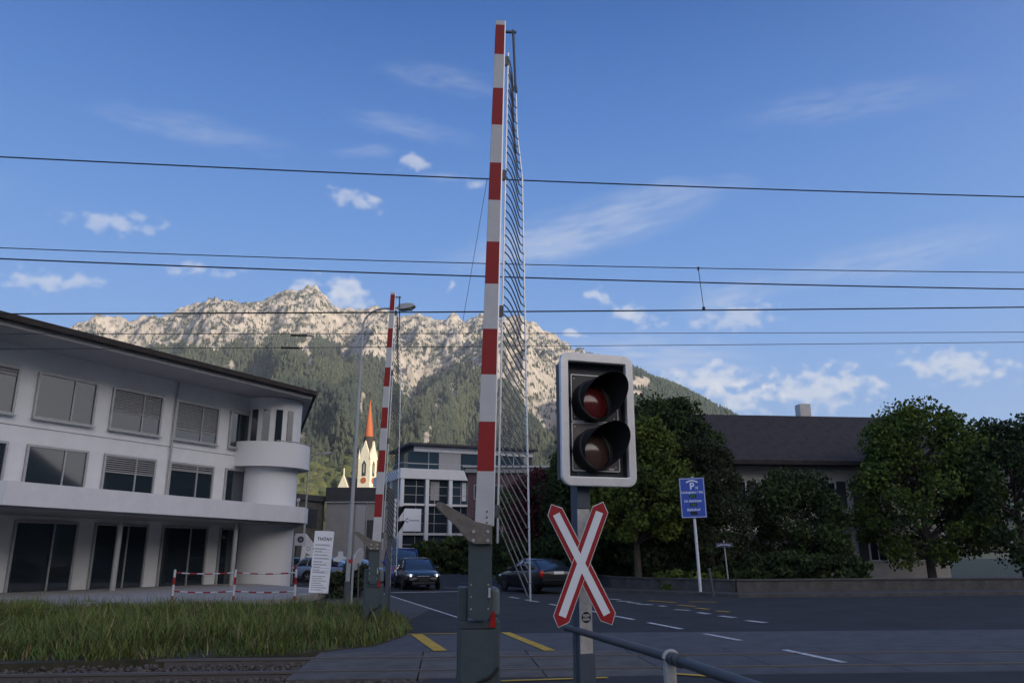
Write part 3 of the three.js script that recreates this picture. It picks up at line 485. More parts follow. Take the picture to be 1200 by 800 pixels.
  part('maker_plate', box(0.045, 0.012, 0.004, 0.14, -0.405, -0.063), M.plateWhite, head);
  // the same signal for the traffic from the other side, seen edge-on
  const far = copyOf(t, 'crossing signal turned edge on beside the far barrier', 'crossing signals'), q = at(455.5, 650, 22.9); t.userData.group = 'crossing signals';
  far.position.set(q.x, -0.1, q.z); far.rotation.y = 1.28;
}

// ---------------------------------------------------------------- St Andrew's cross on the same post
{
  const c = at(681, 660, 6.44), t = thing('crossing_cross', 'white St Andrew cross sign with red border on the signal post', 'sign', [c.x, c.y, c.z], -0.02);
  const armLen = 0.512, hw = 0.066, a = 0.42; t.rotation.z = 0.045;
  const blade = (L, w, tip) => [[-w, -L + tip], [0, -L], [w, -L + tip], [w, L - tip], [0, L], [-w, L - tip]];
  [1, -1].forEach((s, i) => {
    const z = i * 0.0045;
    const edge = plate(blade(armLen, hw, 0.066), 0.004, 0.001); edge.rotateZ(s * a); edge.translate(0, 0, z); 
    const m = part('arm', edge, M.plateWhite, t);
    const red = plate(blade(armLen - 0.005, hw - 0.004, 0.065), 0.002, 0); red.rotateZ(s * a); red.translate(0, 0, z + 0.006); part('red_border', red, M.signRed, m);
  });
  [1, -1].forEach((s, i) => { const w = 0.0295, L = 0.425; const wh = plate([[-w, -L], [w, -L], [w, L], [-w, L]], 0.0015, 0); wh.rotateZ(s * a); wh.translate(0, 0, 0.0148 + i * 0.0012); part('white_field', wh, M.signWhite, t); });
  part('clamp', box(0.16, 0.05, 0.05, -0.01, 0.06, -0.03, 0.005), M.galvDark, t);
}

// ---------------------------------------------------------------- tubular handrail
{
  const t = thing('handrail', 'grey tubular handrail slanting past the signal post', 'railing');
  const A = at(664, 735, 6.95), B = at(785, 770.5, 4.5), dir = B.clone().sub(A), C = A.clone().addScaledVector(dir, 2.6); C.y = B.y;
  const rail = part('rail', tube([A, lerp3(A, B, 0.5), B, C], 0.0265, 50, 12), M.galvDark, t);
  const post = part('post', [box(0.062, 1.10, 0.062, B.x - 0.002, 0.545, B.z - 0.005, 0.012)], M.galvWarm, t);
  const d = dir.clone().normalize();
  part('socket', [bar(B.clone().addScaledVector(d, -0.05), B.clone().addScaledVector(d, 0.10), 0.034, 0.034, 16), bar(B.clone().addScaledVector(d, 0.13), B.clone().addScaledVector(d, 0.17), 0.036, 0.036, 16)], M.galvDark, rail);
  part('cap', new THREE.TorusGeometry(0.036, 0.012, 8, 20, Math.PI).translate(B.x, B.y, B.z + 0.03), M.galvWarm, post);
  const p2 = A.clone().addScaledVector(dir, 2.3); part('post', box(0.062, 1.08, 0.062, p2.x, 0.54, p2.z, 0.012), M.galvWarm, t);
  const e = A.clone().addScaledVector(dir, 0.13); part('end_post', bar([e.x, 0, e.z], [e.x, e.y - 0.02, e.z], 0.025, 0.025, 10), M.galvDark, t); part('end_cap', new THREE.SphereGeometry(0.03, 12, 8).translate(A.x, A.y, A.z), M.galvDark, t);
}
function lerp3(a, b, t) { return a.clone().lerp(b, t); }

// ---------------------------------------------------------------- overhead wires along the track
{
  const plane = (depth) => (px, py) => { // where the ray meets the upright plane through (0, -depth) along the rails
    const d = ray(px, py), n = en, o = new THREE.Vector3(0, EYE, 0), p0 = new THREE.Vector3(0, 0, -depth); const k = p0.sub(o).dot(n) / d.dot(n); return o.addScaledVector(d, k); };
  const wires = [
    [13.6, 333, 199.5, 867, 220.5, 0.014, 0.10, 'thick dark feeder wire, topmost of the overhead wires'],
    [13.0, 333, 302, 867, 315, 0.0085, 0.12, 'thin catenary wire carrying the upright dropper'],
    [13.4, 333, 316, 867, 332, 0.013, 0.10, 'thick dark wire close below the thin catenary wire'],
    [13.0, 333, 366.5, 867, 363, 0.0125, 0.03, 'contact wire crossing just above the mountain ridge'],
    [24, 300, 391, 900, 390, 0.010, 0.03, 'fine wire ending at a dark insulator, upper of two', 'i'],
    [24, 300, 407.5, 900, 403.5, 0.010, 0.05, 'fine wire ending at a dark insulator, lower of two', 'i'],
  ];
  for (const [D, x0, y0, x1, y1, r, sag, label, ins] of wires) {
    const f = plane(D), a = f(x0, y0), b = f(x1, y1), pts = [];
    const L = ins ? [-1.6, 3.2] : [-3.2, 4.2];
    for (let i = 0; i <= 24; i++) { const k = lerp(L[0], L[1], i / 24), p = a.clone().lerp(b, k); p.y += sag * ((k - 0.5) ** 2 - 0.25) * 0.5; pts.push(p); }
    const t = thing('overhead_wire', label, 'wire', [0, 0, 0], 0, 'overhead wires');
    part('strand', tube(pts, r, 48, 6), M.cable, t);
    if (ins) { const p = f(ins && y0 < 400 ? 352 : 341, y0 < 400 ? 393 : 407.6); part('insulator', [bar(p.clone().addScaledVector(er, -0.30), p.clone().addScaledVector(er, 0.20), 0.032, 0.032, 10), bar(p.clone().addScaledVector(er, 0.20), p.clone().addScaledVector(er, 0.36), 0.025, 0.014, 8)], M.trim, t); }
  }
  const f = plane(13.0), dr = thing('dropper', 'short dropper clamped between catenary wire and contact wire', 'wire');
  const a = f(818.5, 314), b = f(825, 363); part('strand', bar(a, b, 0.006, 0.006, 6), M.cable, dr); part('clamp', [box(0.03, 0.06, 0.03, a.x, a.y - 0.01, a.z, 0.004), box(0.05, 0.07, 0.03, b.x, b.y + 0.02, b.z, 0.004)], M.trim, dr);
  const g = plane(13.3), st = thing('stay_wire', 'thin slanting stay wire running down from the feeder wire', 'wire'); part('strand', bar(g(571, 209), g(541, 384), 0.0045, 0.0045, 6), M.cable, st);
}

// ---------------------------------------------------------------- street lamps
function streetLamp(label, base, height, r0, arm, rise, headLen) {
  const t = thing('street_lamp', label, 'street lamp', [base.x, 0, base.z], 0, 'street lamps');
  const pole = part('pole', [bar([0, 0, 0], [0, height - rise, 0], r0, r0 * 0.55, 12), tube([[0, height - rise, 0], [arm * 0.10, height - rise * 0.5, 0], [arm * 0.35, height - rise * 0.12, 0], [arm * 0.75, height, 0], [arm, height + 0.01, 0]], r0 * 0.45, 20, 8)], M.galv, t);
  part('joint', bar([0, height * 0.45, 0], [0, height * 0.45 + 0.09, 0], r0 * 0.95, r0 * 0.95, 12), M.galv, pole);
  part('base_sleeve', bar([0, 0, 0], [0, height * 0.09, 0], r0 * 1.3, r0 * 1.2, 12), M.galvDark, t);
  const s = new THREE.Shape(); s.moveTo(0, -0.02); s.bezierCurveTo(headLen * 0.1, -0.07, headLen * 0.8, -0.07, headLen, 0.02); s.bezierCurveTo(headLen * 0.95, 0.10, headLen * 0.3, 0.13, 0, 0.05); s.closePath();
  const h = new THREE.ExtrudeGeometry(s, { depth: 0.20, bevelEnabled: true, bevelSize: 0.03, bevelThickness: 0.04, bevelSegments: 3 }); h.translate(0, 0, -0.10); h.rotateZ(0.10); h.translate(arm - 0.04, height, 0);
  const head = part('lamp_head', h, M.galv, t);
  part('diffuser', box(headLen * 0.6, 0.03, 0.17, arm + headLen * 0.5, height - 0.045, 0, 0.012), M.galv, head);
  return t;
}
{
  const b = ground(405, 716); streetLamp('tall street lamp with curved arm beside the raised far barrier', b, 9.35, 0.075, 1.18, 0.55, 0.50).rotation.z = -0.008;
  const c = at(354.5, 650, 60); streetLamp('small distant street lamp beside the dark windowed grey building', new THREE.Vector3(c.x, 0, c.z), 9.0, 0.10, 1.05, 0.8, 0.7);
}

// small plates and a marker post beside the lamp pole
{
  const a = at(398, 654, 24.6), s = thing('clamped_plate', 'small white cross shaped plate clamped to the street lamp pole', 'sign', [a.x, a.y, a.z], 0.2);
  part('plate', plate([[-0.05, -0.10], [0.06, -0.10], [0.06, -0.03], [0.22, -0.03], [0.22, 0.03], [0.10, 0.05], [0.08, 0.20], [-0.05, 0.20], [-0.06, 0.06], [-0.20, -0.02], [-0.18, -0.08]], 0.02, 0.003), M.white, s); part('clamp', box(0.12, 0.05, 0.05, 0.20, 0, -0.01, 0.006), M.galvDark, s);
  const b = at(414, 654, 23.4), m = thing('marker_post', 'thin grey marker post with red reflector between lamp and barrier', 'post', [b.x, 0, b.z]);
  part('shaft', bar([0, 0, 0], [0, b.y + 0.12, 0], 0.035, 0.03, 10), M.galv, m); part('reflector', box(0.16, 0.11, 0.05, -0.05, b.y - 0.08, 0.035, 0.01), M.reflector, m);
  const c = at(419.5, 655, 21.5), d = thing('oval_plate', 'pale oval plate tilted on a thin stem against the far barrier', 'sign', [c.x, 0, c.z]);
  part('stem', bar([0.06, 0, 0], [0.02, c.y - 0.1, 0], 0.02, 0.02, 8), M.galvDark, d); part('disc', new THREE.CylinderGeometry(0.29, 0.29, 0.02, 32).rotateX(Math.PI / 2).rotateY(1.36).rotateZ(-0.28).translate(0, c.y, 0), M.aluFrame, d);
}

// ---------------------------------------------------------------- buildings
// the point on a line (start, direction) seen at column px, at the height of the horizon
function onLine(c, dir, px) { const u = (px - 600) / FOCAL / Math.cos(PITCH) * 1.0, k = (px - 600) / (FOCAL * (Math.cos(PITCH) + Math.sin(PITCH) * Math.tan(PITCH))); void u; return (k * -c.z - c.x) / (dir.x + k * dir.z); }
// horizon row has v = -250/922, so its depth factor is cos + sin * tan(pitch)
function wallGrid(parent, len, y0, y1, cols, rows, o) { // windows in a wall that runs along local x from 0 to len, facing +z
  const cw = len / cols, rh = (y1 - y0) / rows;
  for (let r = 0; r < rows; r++) for (let c = 0; c < cols; c++) {
    if (o.skip && o.skip(c, r)) continue;
    const w = cw * o.w, h = rh * o.h, x = (c + 0.5) * cw, y = y0 + (r + (o.cy ?? 0.5)) * rh;
    const win = part('window', plate([[-w / 2 - 0.06, -h / 2 - 0.06], [w / 2 + 0.06, -h / 2 - 0.06], [w / 2 + 0.06, h / 2 + 0.06], [-w / 2 - 0.06, h / 2 + 0.06]], 0.10, 0.006, [[[-w / 2, -h / 2], [w / 2, -h / 2], [w / 2, h / 2], [-w / 2, h / 2]]]).translate(x, y, o.z - 0.03), o.frame, parent);
    part('pane', box(w + 0.02, h + 0.02, 0.02, x, y, o.z + 0.012), o.glass, win);
    if (o.mullion) part('mullion', box(0.05, h, 0.05, x, y, o.z + 0.035), o.frame, win);
    if (o.sill) part('sill', box(w + 0.2, 0.06, 0.18, x, y - h / 2 - 0.09, o.z + 0.06), o.frame, win);
  }
}

// white framed office building
{
  const c = at(467, 650, 92), ang = 0.40, t = thing('office_building', 'white framed glass office building with set back top floor', 'building', [c.x, 0, c.z], ang);
  const dir = new THREE.Vector3(Math.cos(ang), 0, -Math.sin(ang)), C = new THREE.Vector3(c.x, 0, c.z);
  const colX = [467, 497, 525, 548, 575, 604, 634].map((p) => onLine(C, dir, p)); colX[0] = 0; const L = colX[6] + 0.4, Dp = 13;
  const Y = [0, 3.9, 7.2, 10.15, 11.3];      // slab edges; the last is the top of the white parapet band
  part('core', box(L - 1.2, 10.4, Dp - 1.2, L / 2, 5.2, -Dp / 2 - 0.4), M.greyWall, t);
  part('parapet_band', [box(L + 0.5, 1.18, Dp + 0.5, L / 2, 10.72, -Dp / 2 + 0.1, 0.03)], M.white, t);
  for (const y of [3.9, 7.2]) part('floor_slab', box(L + 0.3, 0.26, Dp + 0.1, L / 2, y, -Dp / 2 + 0.08, 0.02), M.aluFrame, t);
  for (const x of colX) part('column', box(0.42, 10.13, 0.42, x + 0.1, 5.065, 0.06, 0.02), M.white, t);
  for (const z of [-4.5, -8.6]) part('column', box(0.42, 10.13, 0.42, 0.1, 5.065, z, 0.02), M.white, t);
  for (let i = 0; i < colX.length - 1; i++) for (let f = 0; f < 3; f++) {
    const x0 = colX[i] + 0.34, x1 = colX[i + 1] - 0.14, y0 = [0.1, 4.05, 7.35][f], y1 = [3.75, 7.05, 10.1][f];
    const bay = part('window_bay', box(x1 - x0, y1 - y0, 0.06, (x0 + x1) / 2, (y0 + y1) / 2, -0.35), (i + f) % 3 === 1 ? M.glassBlue : M.glass, t);
    for (const k of [0.36, 0.72]) part('transom', box(x1 - x0, 0.06, 0.08, (x0 + x1) / 2, y0 + (y1 - y0) * k, -0.30), M.galv, bay);
    part('mullion', box(0.06, y1 - y0, 0.09, lerp(x0, x1, i % 2 ? 0.35 : 0.62), (y0 + y1) / 2, -0.30), M.galv, bay);
    if (f === 2 && i === 1) part('blind', box((x1 - x0) * 0.45, (y1 - y0) * 0.8, 0.03, lerp(x0, x1, 0.35), y0 + (y1 - y0) * 0.55, -0.31), M.soffit, bay);
    if (f === 2 && i === 2) part('blind', box((x1 - x0) * 0.28, (y1 - y0) * 0.8, 0.03, lerp(x0, x1, 0.84), y0 + (y1 - y0) * 0.55, -0.31), M.white, bay);
  }
  for (let f = 0; f < 3; f++) for (let i = 0; i < 2; i++) part('side_window', box(0.06, [3.6, 2.95, 2.7][f], 3.6, 0.12, [1.9, 5.55, 8.75][f], -2.3 - i * 4.2), M.glassSatin, t);
  // set back top floor
  const top = part('top_floor', box(L - 2.5, 3.05, Dp - 4, L / 2 + 0.9, 12.82, -Dp / 2 - 0.6), M.greyDark, t);
  part('roof_slab', box(L - 1.2, 0.28, Dp - 2.4, L / 2 + 0.7, 14.5, -Dp / 2 - 0.4, 0.03), M.greyDark, top);
  part('roof_band', box(L - 2.4, 0.62, 0.12, L / 2 + 0.9, 14.0, -Dp / 2 - 0.6 + (Dp - 4) / 2 + 0.06), M.white, top);
  const zf = -Dp / 2 - 0.6 + (Dp - 4) / 2;
  const seq = [[1.4, 5.2, 'g'], [5.3, 8.1, 'w'], [8.3, 12.4, 'g'], [12.6, 16.4, 'g'], [16.6, L - 1, 'w']];
  for (const [a, b, k] of seq) if (k === 'g') { const p = part('glass_panel', box(b - a, 2.25, 0.08, (a + b) / 2, 12.5, zf + 0.05), M.glassBlue, top); part('mullion', box(0.07, 2.25, 0.06, lerp(a, b, 0.68), 12.5, zf + 0.10), M.galv, p); part('transom', box(b - a, 0.06, 0.06, (a + b) / 2, 12.2, zf + 0.10), M.galv, p); } else part('wall_panel', box(b - a, 2.25, 0.08, (a + b) / 2, 12.5, zf + 0.05), M.soffit, top);
  for (let i = 0; i < 1; i++) part('glass_panel', box(0.08, 2.5, 3.6, 2.12, 12.6, -5.1), M.glassBlue, top);
  part('handrail', [box(L + 0.3, 0.05, 0.05, L / 2, 11.95, 0.2), box(0.05, 0.05, Dp, -0.1, 11.95, -Dp / 2 + 0.2)], M.galv, t);
  // white company panel with its small ring mark
  const cv = document.createElement('canvas'); cv.width = cv.height = 256; const x = cv.getContext('2d'); x.fillStyle = '#e8ebf0'; x.fillRect(0, 0, 256, 256); x.strokeStyle = '#3a4654'; x.lineWidth = 9; x.beginPath(); x.arc(52, 132, 19, 0.5, 5.8); x.stroke(); x.fillStyle = '#66717e'; for (let i = 0; i < 11; i++) x.fillRect(84 + i * 13.5, 124 + (i % 3), 8, 17 - (i % 2) * 3);
  const tx = new THREE.CanvasTexture(cv); tx.colorSpace = THREE.SRGBColorSpace;
  const a = onLine(C, dir, 470.5), b = onLine(C, dir, 491); part('name_panel', new THREE.PlaneGeometry(b - a, 2.5).translate((a + b) / 2, 5.45, 0.335), new THREE.MeshStandardMaterial({ map: tx, roughness: 0.5 }), part('sign_board', box(b - a + 0.04, 2.54, 0.05, (a + b) / 2, 5.45, 0.305), M.white, t));
}
// maroon annex with its blue grey flat roof
{
  const c = at(547, 650, 78), t = thing('annex_building', 'maroon rendered annex with flat roof in front of the office', 'building', [c.x, 0, c.z], 0.02);
  part('wall', box(8, 9.4, 9, 4, 4.7, -4.5), M.maroon, t); part('roof', box(8.6, 0.5, 9.6, 4, 9.6, -4.5, 0.03), M.greyWall, t);
  part('coping', box(9.0, 0.2, 10, 4, 9.95, -4.5, 0.02), M.galv, t);
  wallGrid(t, 8, 1.2, 9, 4, 2, { w: 0.34, h: 0.32, cy: 0.62, z: 0.0, frame: M.galv, glass: M.glassBlue });
}
// grey building with the dark flat roof
{
  const c = at(379, 650, 72), t = thing('warehouse', 'plain grey building with dark roof band behind the totem signs', 'building', [c.x, 0, c.z], 0.0);
  const L = 5.2; void L;
  part('wall', box(5.5, 6.15, 3, 2.75, 3.075, -1.5), M.greyWall, t);
  part('roof_band', box(5.75, 1.25, 3.2, 2.75, 6.85, -1.5, 0.03), M.greyDark, t);
  part('gutter', box(5.7, 0.10, 0.14, 2.75, 6.17, 0.10), M.galv, t);
  part('roller_door', box(0.9, 4.6, 0.06, 4.0, 2.3, 0.03), M.greyDark, t); part('wall_panel', box(0.9, 5.9, 0.08, 3.1, 2.95, 0.04), M.galv, t); part('downpipe', bar([3.65, 0, 0.1], [3.65, 6.1, 0.1], 0.05), M.galv, t);
  // the long wing running back to the left, with rows of dark windows
  const w = new THREE.Group(); w.name = 'wing'; w.rotation.y = 1.12; w.position.set(-0.02, 0, -0.3); t.add(w);
  part('wing_wall', box(30, 6.2, 8, -15, 3.1, -4.3), M.concreteDark, w); part('wing_roof', box(30.4, 0.5, 8.4, -15, 6.45, -4.3), M.greyDark, w);
  const gw = new THREE.Group(); gw.name = 'window_row'; gw.position.set(-30, 0, -0.3); w.add(gw);
  for (let r = 0; r < 2; r++) for (let i = 0; i < 12; i++) part('window', box(1.3, 1.6, 0.08, 1.4 + i * 2.45, 1.9 + r * 2.8, 0.03), M.glass, gw);
}
// white modern building with pointed roof overhang
{
  const K = at(371, 461, 41), t = thing('modern_building', 'white modern building with pointed overhanging roof and curved balconies', 'building', [K.x, 0, K.z]);
  const H = K.y, dA = new THREE.Vector3(Math.sin(-0.31), 0, -Math.cos(-0.31)), dB = new THREE.Vector3(-Math.sin(0.50), 0, Math.cos(0.50));   // roof edges: away from the corner, and towards the camera on the left
  const A = dA.clone().multiplyScalar(27), B = dB.clone().multiplyScalar(17), I = new THREE.Vector3(-16, 0, -10);
  const poly = [[0, 0], [A.x, A.z], [A.x - 14, A.z - 2], [B.x - 12, B.z - 6], [B.x, B.z]];
  const roof = part('roof', slab(poly, H - 0.10, H + 0.12), M.roofDark, t);
  part('soffit', slab(poly.map(([x, z]) => [x * 0.985 - 0.25, z * 0.985 - 0.1]), H - 0.30, H - 0.10), M.soffit, roof);
  // walls set back under the roof
  const q = [[-2.6, -1.2], [A.x - 2.0, A.z + 1.5], [A.x - 13, A.z - 1], [B.x - 11, B.z - 5], [B.x - 2.2, B.z - 1.4]];
  part('wall', slab(q, 0, H - 0.30), M.white, t); void I;
  // windows along the wall that faces the street on the left
  const w0 = new THREE.Vector3(q[0][0], 0, q[0][1]), w1 = new THREE.Vector3(q[4][0], 0, q[4][1]), dir = w0.clone().sub(w1), len = dir.length(), g = new THREE.Group(); g.name = 'street_front'; g.position.copy(w1); g.rotation.y = Math.atan2(-dir.z, dir.x); t.add(g);
  for (let f = 0; f < 3; f++) for (let i = 0; i < 5; i++) { const wd = len / 5 - 0.9, x = (i + 0.5) * len / 5, y = [1.5, 4.75, 7.75][f], h = [2.6, 1.9, 1.7][f]; const win = part('window', plate([[-wd / 2 - 0.08, -h / 2 - 0.08], [wd / 2 + 0.08, -h / 2 - 0.08], [wd / 2 + 0.08, h / 2 + 0.08], [-wd / 2 - 0.08, h / 2 + 0.08]], 0.12, 0.006, [[[-wd / 2, -h / 2], [wd / 2, -h / 2], [wd / 2, h / 2], [-wd / 2, h / 2]]]).translate(x, y, -0.02), M.galv, g); part('pane', box(wd, h, 0.03, x, y, 0.03), M.glass, win); part('mullion', box(0.06, h, 0.06, x + wd * 0.12, y, 0.06), M.galv, win); part('sill', box(wd + 0.25, 0.05, 0.16, x, y - h / 2 - 0.11, 0.13), M.galv, win); if (f) { const d = [0, 0.35, 0.0, 0.55, 0.15, 0.0, 0.75][(i * 3 + f * 2) % 7] * h; if (d) { const bl = part('blind', box(wd - 0.04, 0.05, 0.05, x, y + h / 2 - d, 0.075), M.soffit, win); const ns = Math.floor(d / 0.09); for (let q = 0; q < ns; q++) { const sl = box(wd - 0.06, 0.012, 0.075, 0, 0, 0); sl.rotateX(0.6); sl.translate(x, y + h / 2 - 0.04 - q * 0.09, 0.075); part('blind_slat', sl, M.soffit, win); } void bl; } } }
  for (const y of [3.95, 6.45]) part('facade_joint', box(len, 0.02, 0.02, len / 2, y, 0.006), M.galvDark, g);
  for (const x of [0.3, len * 0.62]) part('downpipe', bar([x, 3.95, 0.09], [x, H - 0.35, 0.09], 0.05, 0.05, 10), M.galv, g);
  // round stair turret at the point, curved balcony and ground floor canopy
  part('turret', new THREE.CylinderGeometry(1.5, 1.5, H - 0.31, 36).translate(-2.5, (H - 0.31) / 2, -0.9), M.white, t);
  for (let i = 0; i < 5; i++) part('turret_window', box(0.34, 1.9, 0.08, 0, 0, 0).translate(0, 0, 1.49).rotateY(-0.75 + i * 0.42).translate(-2.5, H - 1.9, -0.9), M.glass, t);
  const bal = part('balcony', new THREE.CylinderGeometry(2.15, 2.15, 1.25, 40, 1, true, -0.6, 3.0).translate(-2.6, 6.55, -0.9), new THREE.MeshStandardMaterial({ color: new THREE.Color().setRGB(0.72, 0.73, 0.74), roughness: 0.6, side: THREE.DoubleSide }), t);
  part('balcony_floor', new THREE.CylinderGeometry(2.12, 2.12, 0.16, 40).translate(-2.6, 6.0, -0.9), M.soffit, bal); part('balcony_rail', new THREE.TorusGeometry(2.15, 0.03, 6, 40, 3.0).rotateX(-Math.PI / 2).rotateY(-1.1).translate(-2.6, 7.22, -0.9), M.galv, bal);
  const can = part('canopy', slab([[-0.35, 1.0], [-0.15, 0.2], [-0.3, -1.0], [-1.0, -2.2], [-4, -3], [B.x - 4, B.z - 3], [B.x + 0.6, B.z + 0.6], [B.x + 2.2, B.z + 0.4]], 3.15, 3.92), M.white, t);
  part('canopy_soffit', slab([[-0.6, 0.9], [-0.4, 0.2], [-0.5, -0.9], [-1.2, -2.0], [-4, -2.8], [B.x - 4, B.z - 2.8], [B.x + 0.5, B.z + 0.4], [B.x + 1.9, B.z + 0.3]], 3.06, 3.149), M.soffit, can);
  part('canopy_light', [bar([-0.5, 3.92, 0.3], [-0.5, 4.25, 0.3], 0.03), new THREE.SphereGeometry(0.10, 10, 8).translate(-0.5, 4.28, 0.3)], M.galv, can);
  for (const k of [0.25, 0.6, 0.95]) part('canopy_post', bar([B.x * k - 0.4, 0, B.z * k - 0.2], [B.x * k - 0.4, 3.1, B.z * k - 0.2], 0.11, 0.11, 14), M.galv, can);
}
// church with its orange spire
{
  const c = at(425.5, 650, 330), t = thing('church', 'cream church tower with orange spire in evening sun', 'church', [c.x, 0, c.z], -0.32);
  const W = 5.6; 
  part('tower', box(W, 40, W, 0, 20, 0), M.churchWall, t);
  // four gables, a steep orange spire above them
  for (let i = 0; i < 4; i++) { const g = plate([[-W / 2, 0], [W / 2, 0], [0, 7.6]], 0.8, 0).translate(0, 40, W / 2 - 0.8).rotateY(i * Math.PI / 2); const gb = part('gable', g, M.churchWall, t); part('gable_opening', plate([[-0.9, -7], [0.9, -7], [0.9, -2.2], [0, -0.6], [-0.9, -2.2]], 0.12, 0).translate(0, 40, W / 2 + 0.003).rotateY(i * Math.PI / 2), M.greyDark, gb); part('clock_face', new THREE.CylinderGeometry(1.25, 1.25, 0.2, 24).rotateX(Math.PI / 2).translate(0, 31.2, W / 2 + 0.05).rotateY(i * Math.PI / 2), M.churchRoof, gb); part('louvre', box(0.18, 3.5, 0.1, 0, 36, W / 2 + 0.16).rotateY(i * Math.PI / 2), M.churchWall, gb); }
  for (const sx of [-1, 1]) for (const sz of [-1, 1]) part('pinnacle', new THREE.ConeGeometry(0.55, 4.2, 6).translate(sx * W / 2 * 0.94, 42, sz * W / 2 * 0.94), M.churchWall, t);
  part('spire_skirt', new THREE.CylinderGeometry(1.95, 2.75, 8, 8).rotateY(0.39).translate(0, 45.5, 0), M.roofDark, t);
  part('spire', new THREE.ConeGeometry(1.95, 16.5, 8).rotateY(0.39).translate(0, 57.7, 0), M.churchRoof, t); part('cross_finial', [box(0.2, 2.6, 0.2, 0, 66.8, 0), box(1.1, 0.2, 0.2, 0, 67.2, 0)], M.greyDark, t);
  for (const y of [8, 20]) part('string_course', box(W + 0.3, 0.5, W + 0.3, 0, y, 0), M.churchWall, t);
  part('nave_gable', plate([[-6.2, 0], [6.2, 0], [6.2, 20], [0, 33.8], [-6.2, 20]], 0.9, 0).translate(-9.5, 0, 2), M.churchWall, t); part('nave_roof', plate([[-6.6, 19.6], [6.6, 19.6], [0, 33.2]], 34, 0).translate(-9.5, 0, -32.2), M.roofDark, t); part('nave_finial', box(0.4, 3, 0.4, -9.5, 35, 2.4), M.churchWall, t);
}
// house with the dark tiled roof on the right
{
  const c = at(842, 650, 50), t = thing('white_house', 'white rendered house with dark pitched roof behind the trees', 'house', [c.x, 0, c.z], 0.10);
  const L = 15, Dp = 10;
  part('wall', [box(L, 7.6, Dp, L / 2, 3.8, -Dp / 2)], M.whiteWarm, t);
  const prof2 = [[-1.5, 7.25], [Dp / 2, 11.2], [Dp + 1.5, 7.25], [Dp + 1.5, 7.05], [-1.5, 7.05]].map(([z, y]) => [z, y]);
  part('roof', plate(prof2, L + 3.4, 0).rotateY(Math.PI / 2).translate(-1.7, 0, 0), M.roofDark, t);
  part('eaves_board', box(L + 3.4, 0.26, 0.08, L / 2, 7.12, 1.55), M.roofDark, t); part('chimney', box(0.8, 2.2, 0.8, 9, 11, -5.4), M.whiteWarm, t);
  for (let f = 0; f < 2; f++) for (let i = 0; i < 5; i++) { const x = 1.5 + i * 2.95, y = 2.0 + f * 3.3; const w = part('window', plate([[-0.6, -0.8], [0.6, -0.8], [0.6, 0.8], [-0.6, 0.8]], 0.08, 0.005, [[[-0.52, -0.72], [0.52, -0.72], [0.52, 0.72], [-0.52, 0.72]]]).translate(x, y, 0.0), M.white, t); part('pane', box(1.04, 1.44, 0.02, x, y, 0.03), M.glass, w); part('mullion', box(0.05, 1.44, 0.04, x, y, 0.05), M.white, w); for (const s of [-1, 1]) part('shutter', box(0.6, 1.64, 0.05, x + s * 0.95, y, 0.045, 0.01), M.greyDark, w); }
  part('garage_front', box(5, 2.7, 3, 2.2, 1.35, 1.8), M.greyWall, t); part('balcony_slab', box(6, 0.2, 1.2, 10, 3.9, 0.6), M.greyDark, t);
}
// tiny sunlit house far to the left
{
  const c = at(343, 650, 215), t = thing('distant_house', 'small sunlit white house with red roof far down the road', 'house', [c.x, 0, c.z], 0.3);
  part('wall', box(11, 13.2, 9, 0, 6.6, 0), M.whiteWarm, t); part('roof', plate([[-6, 13], [6, 13], [0, 17]], 10, 0).translate(0, 0, -5), M.churchRoof, t);
  for (let f = 0; f < 4; f++) for (let i = 0; i < 3; i++) part('window', box(1.3, 1.5, 0.1, -3.4 + i * 3.4, 2.2 + f * 3.1, 4.52), M.glass, t);
}

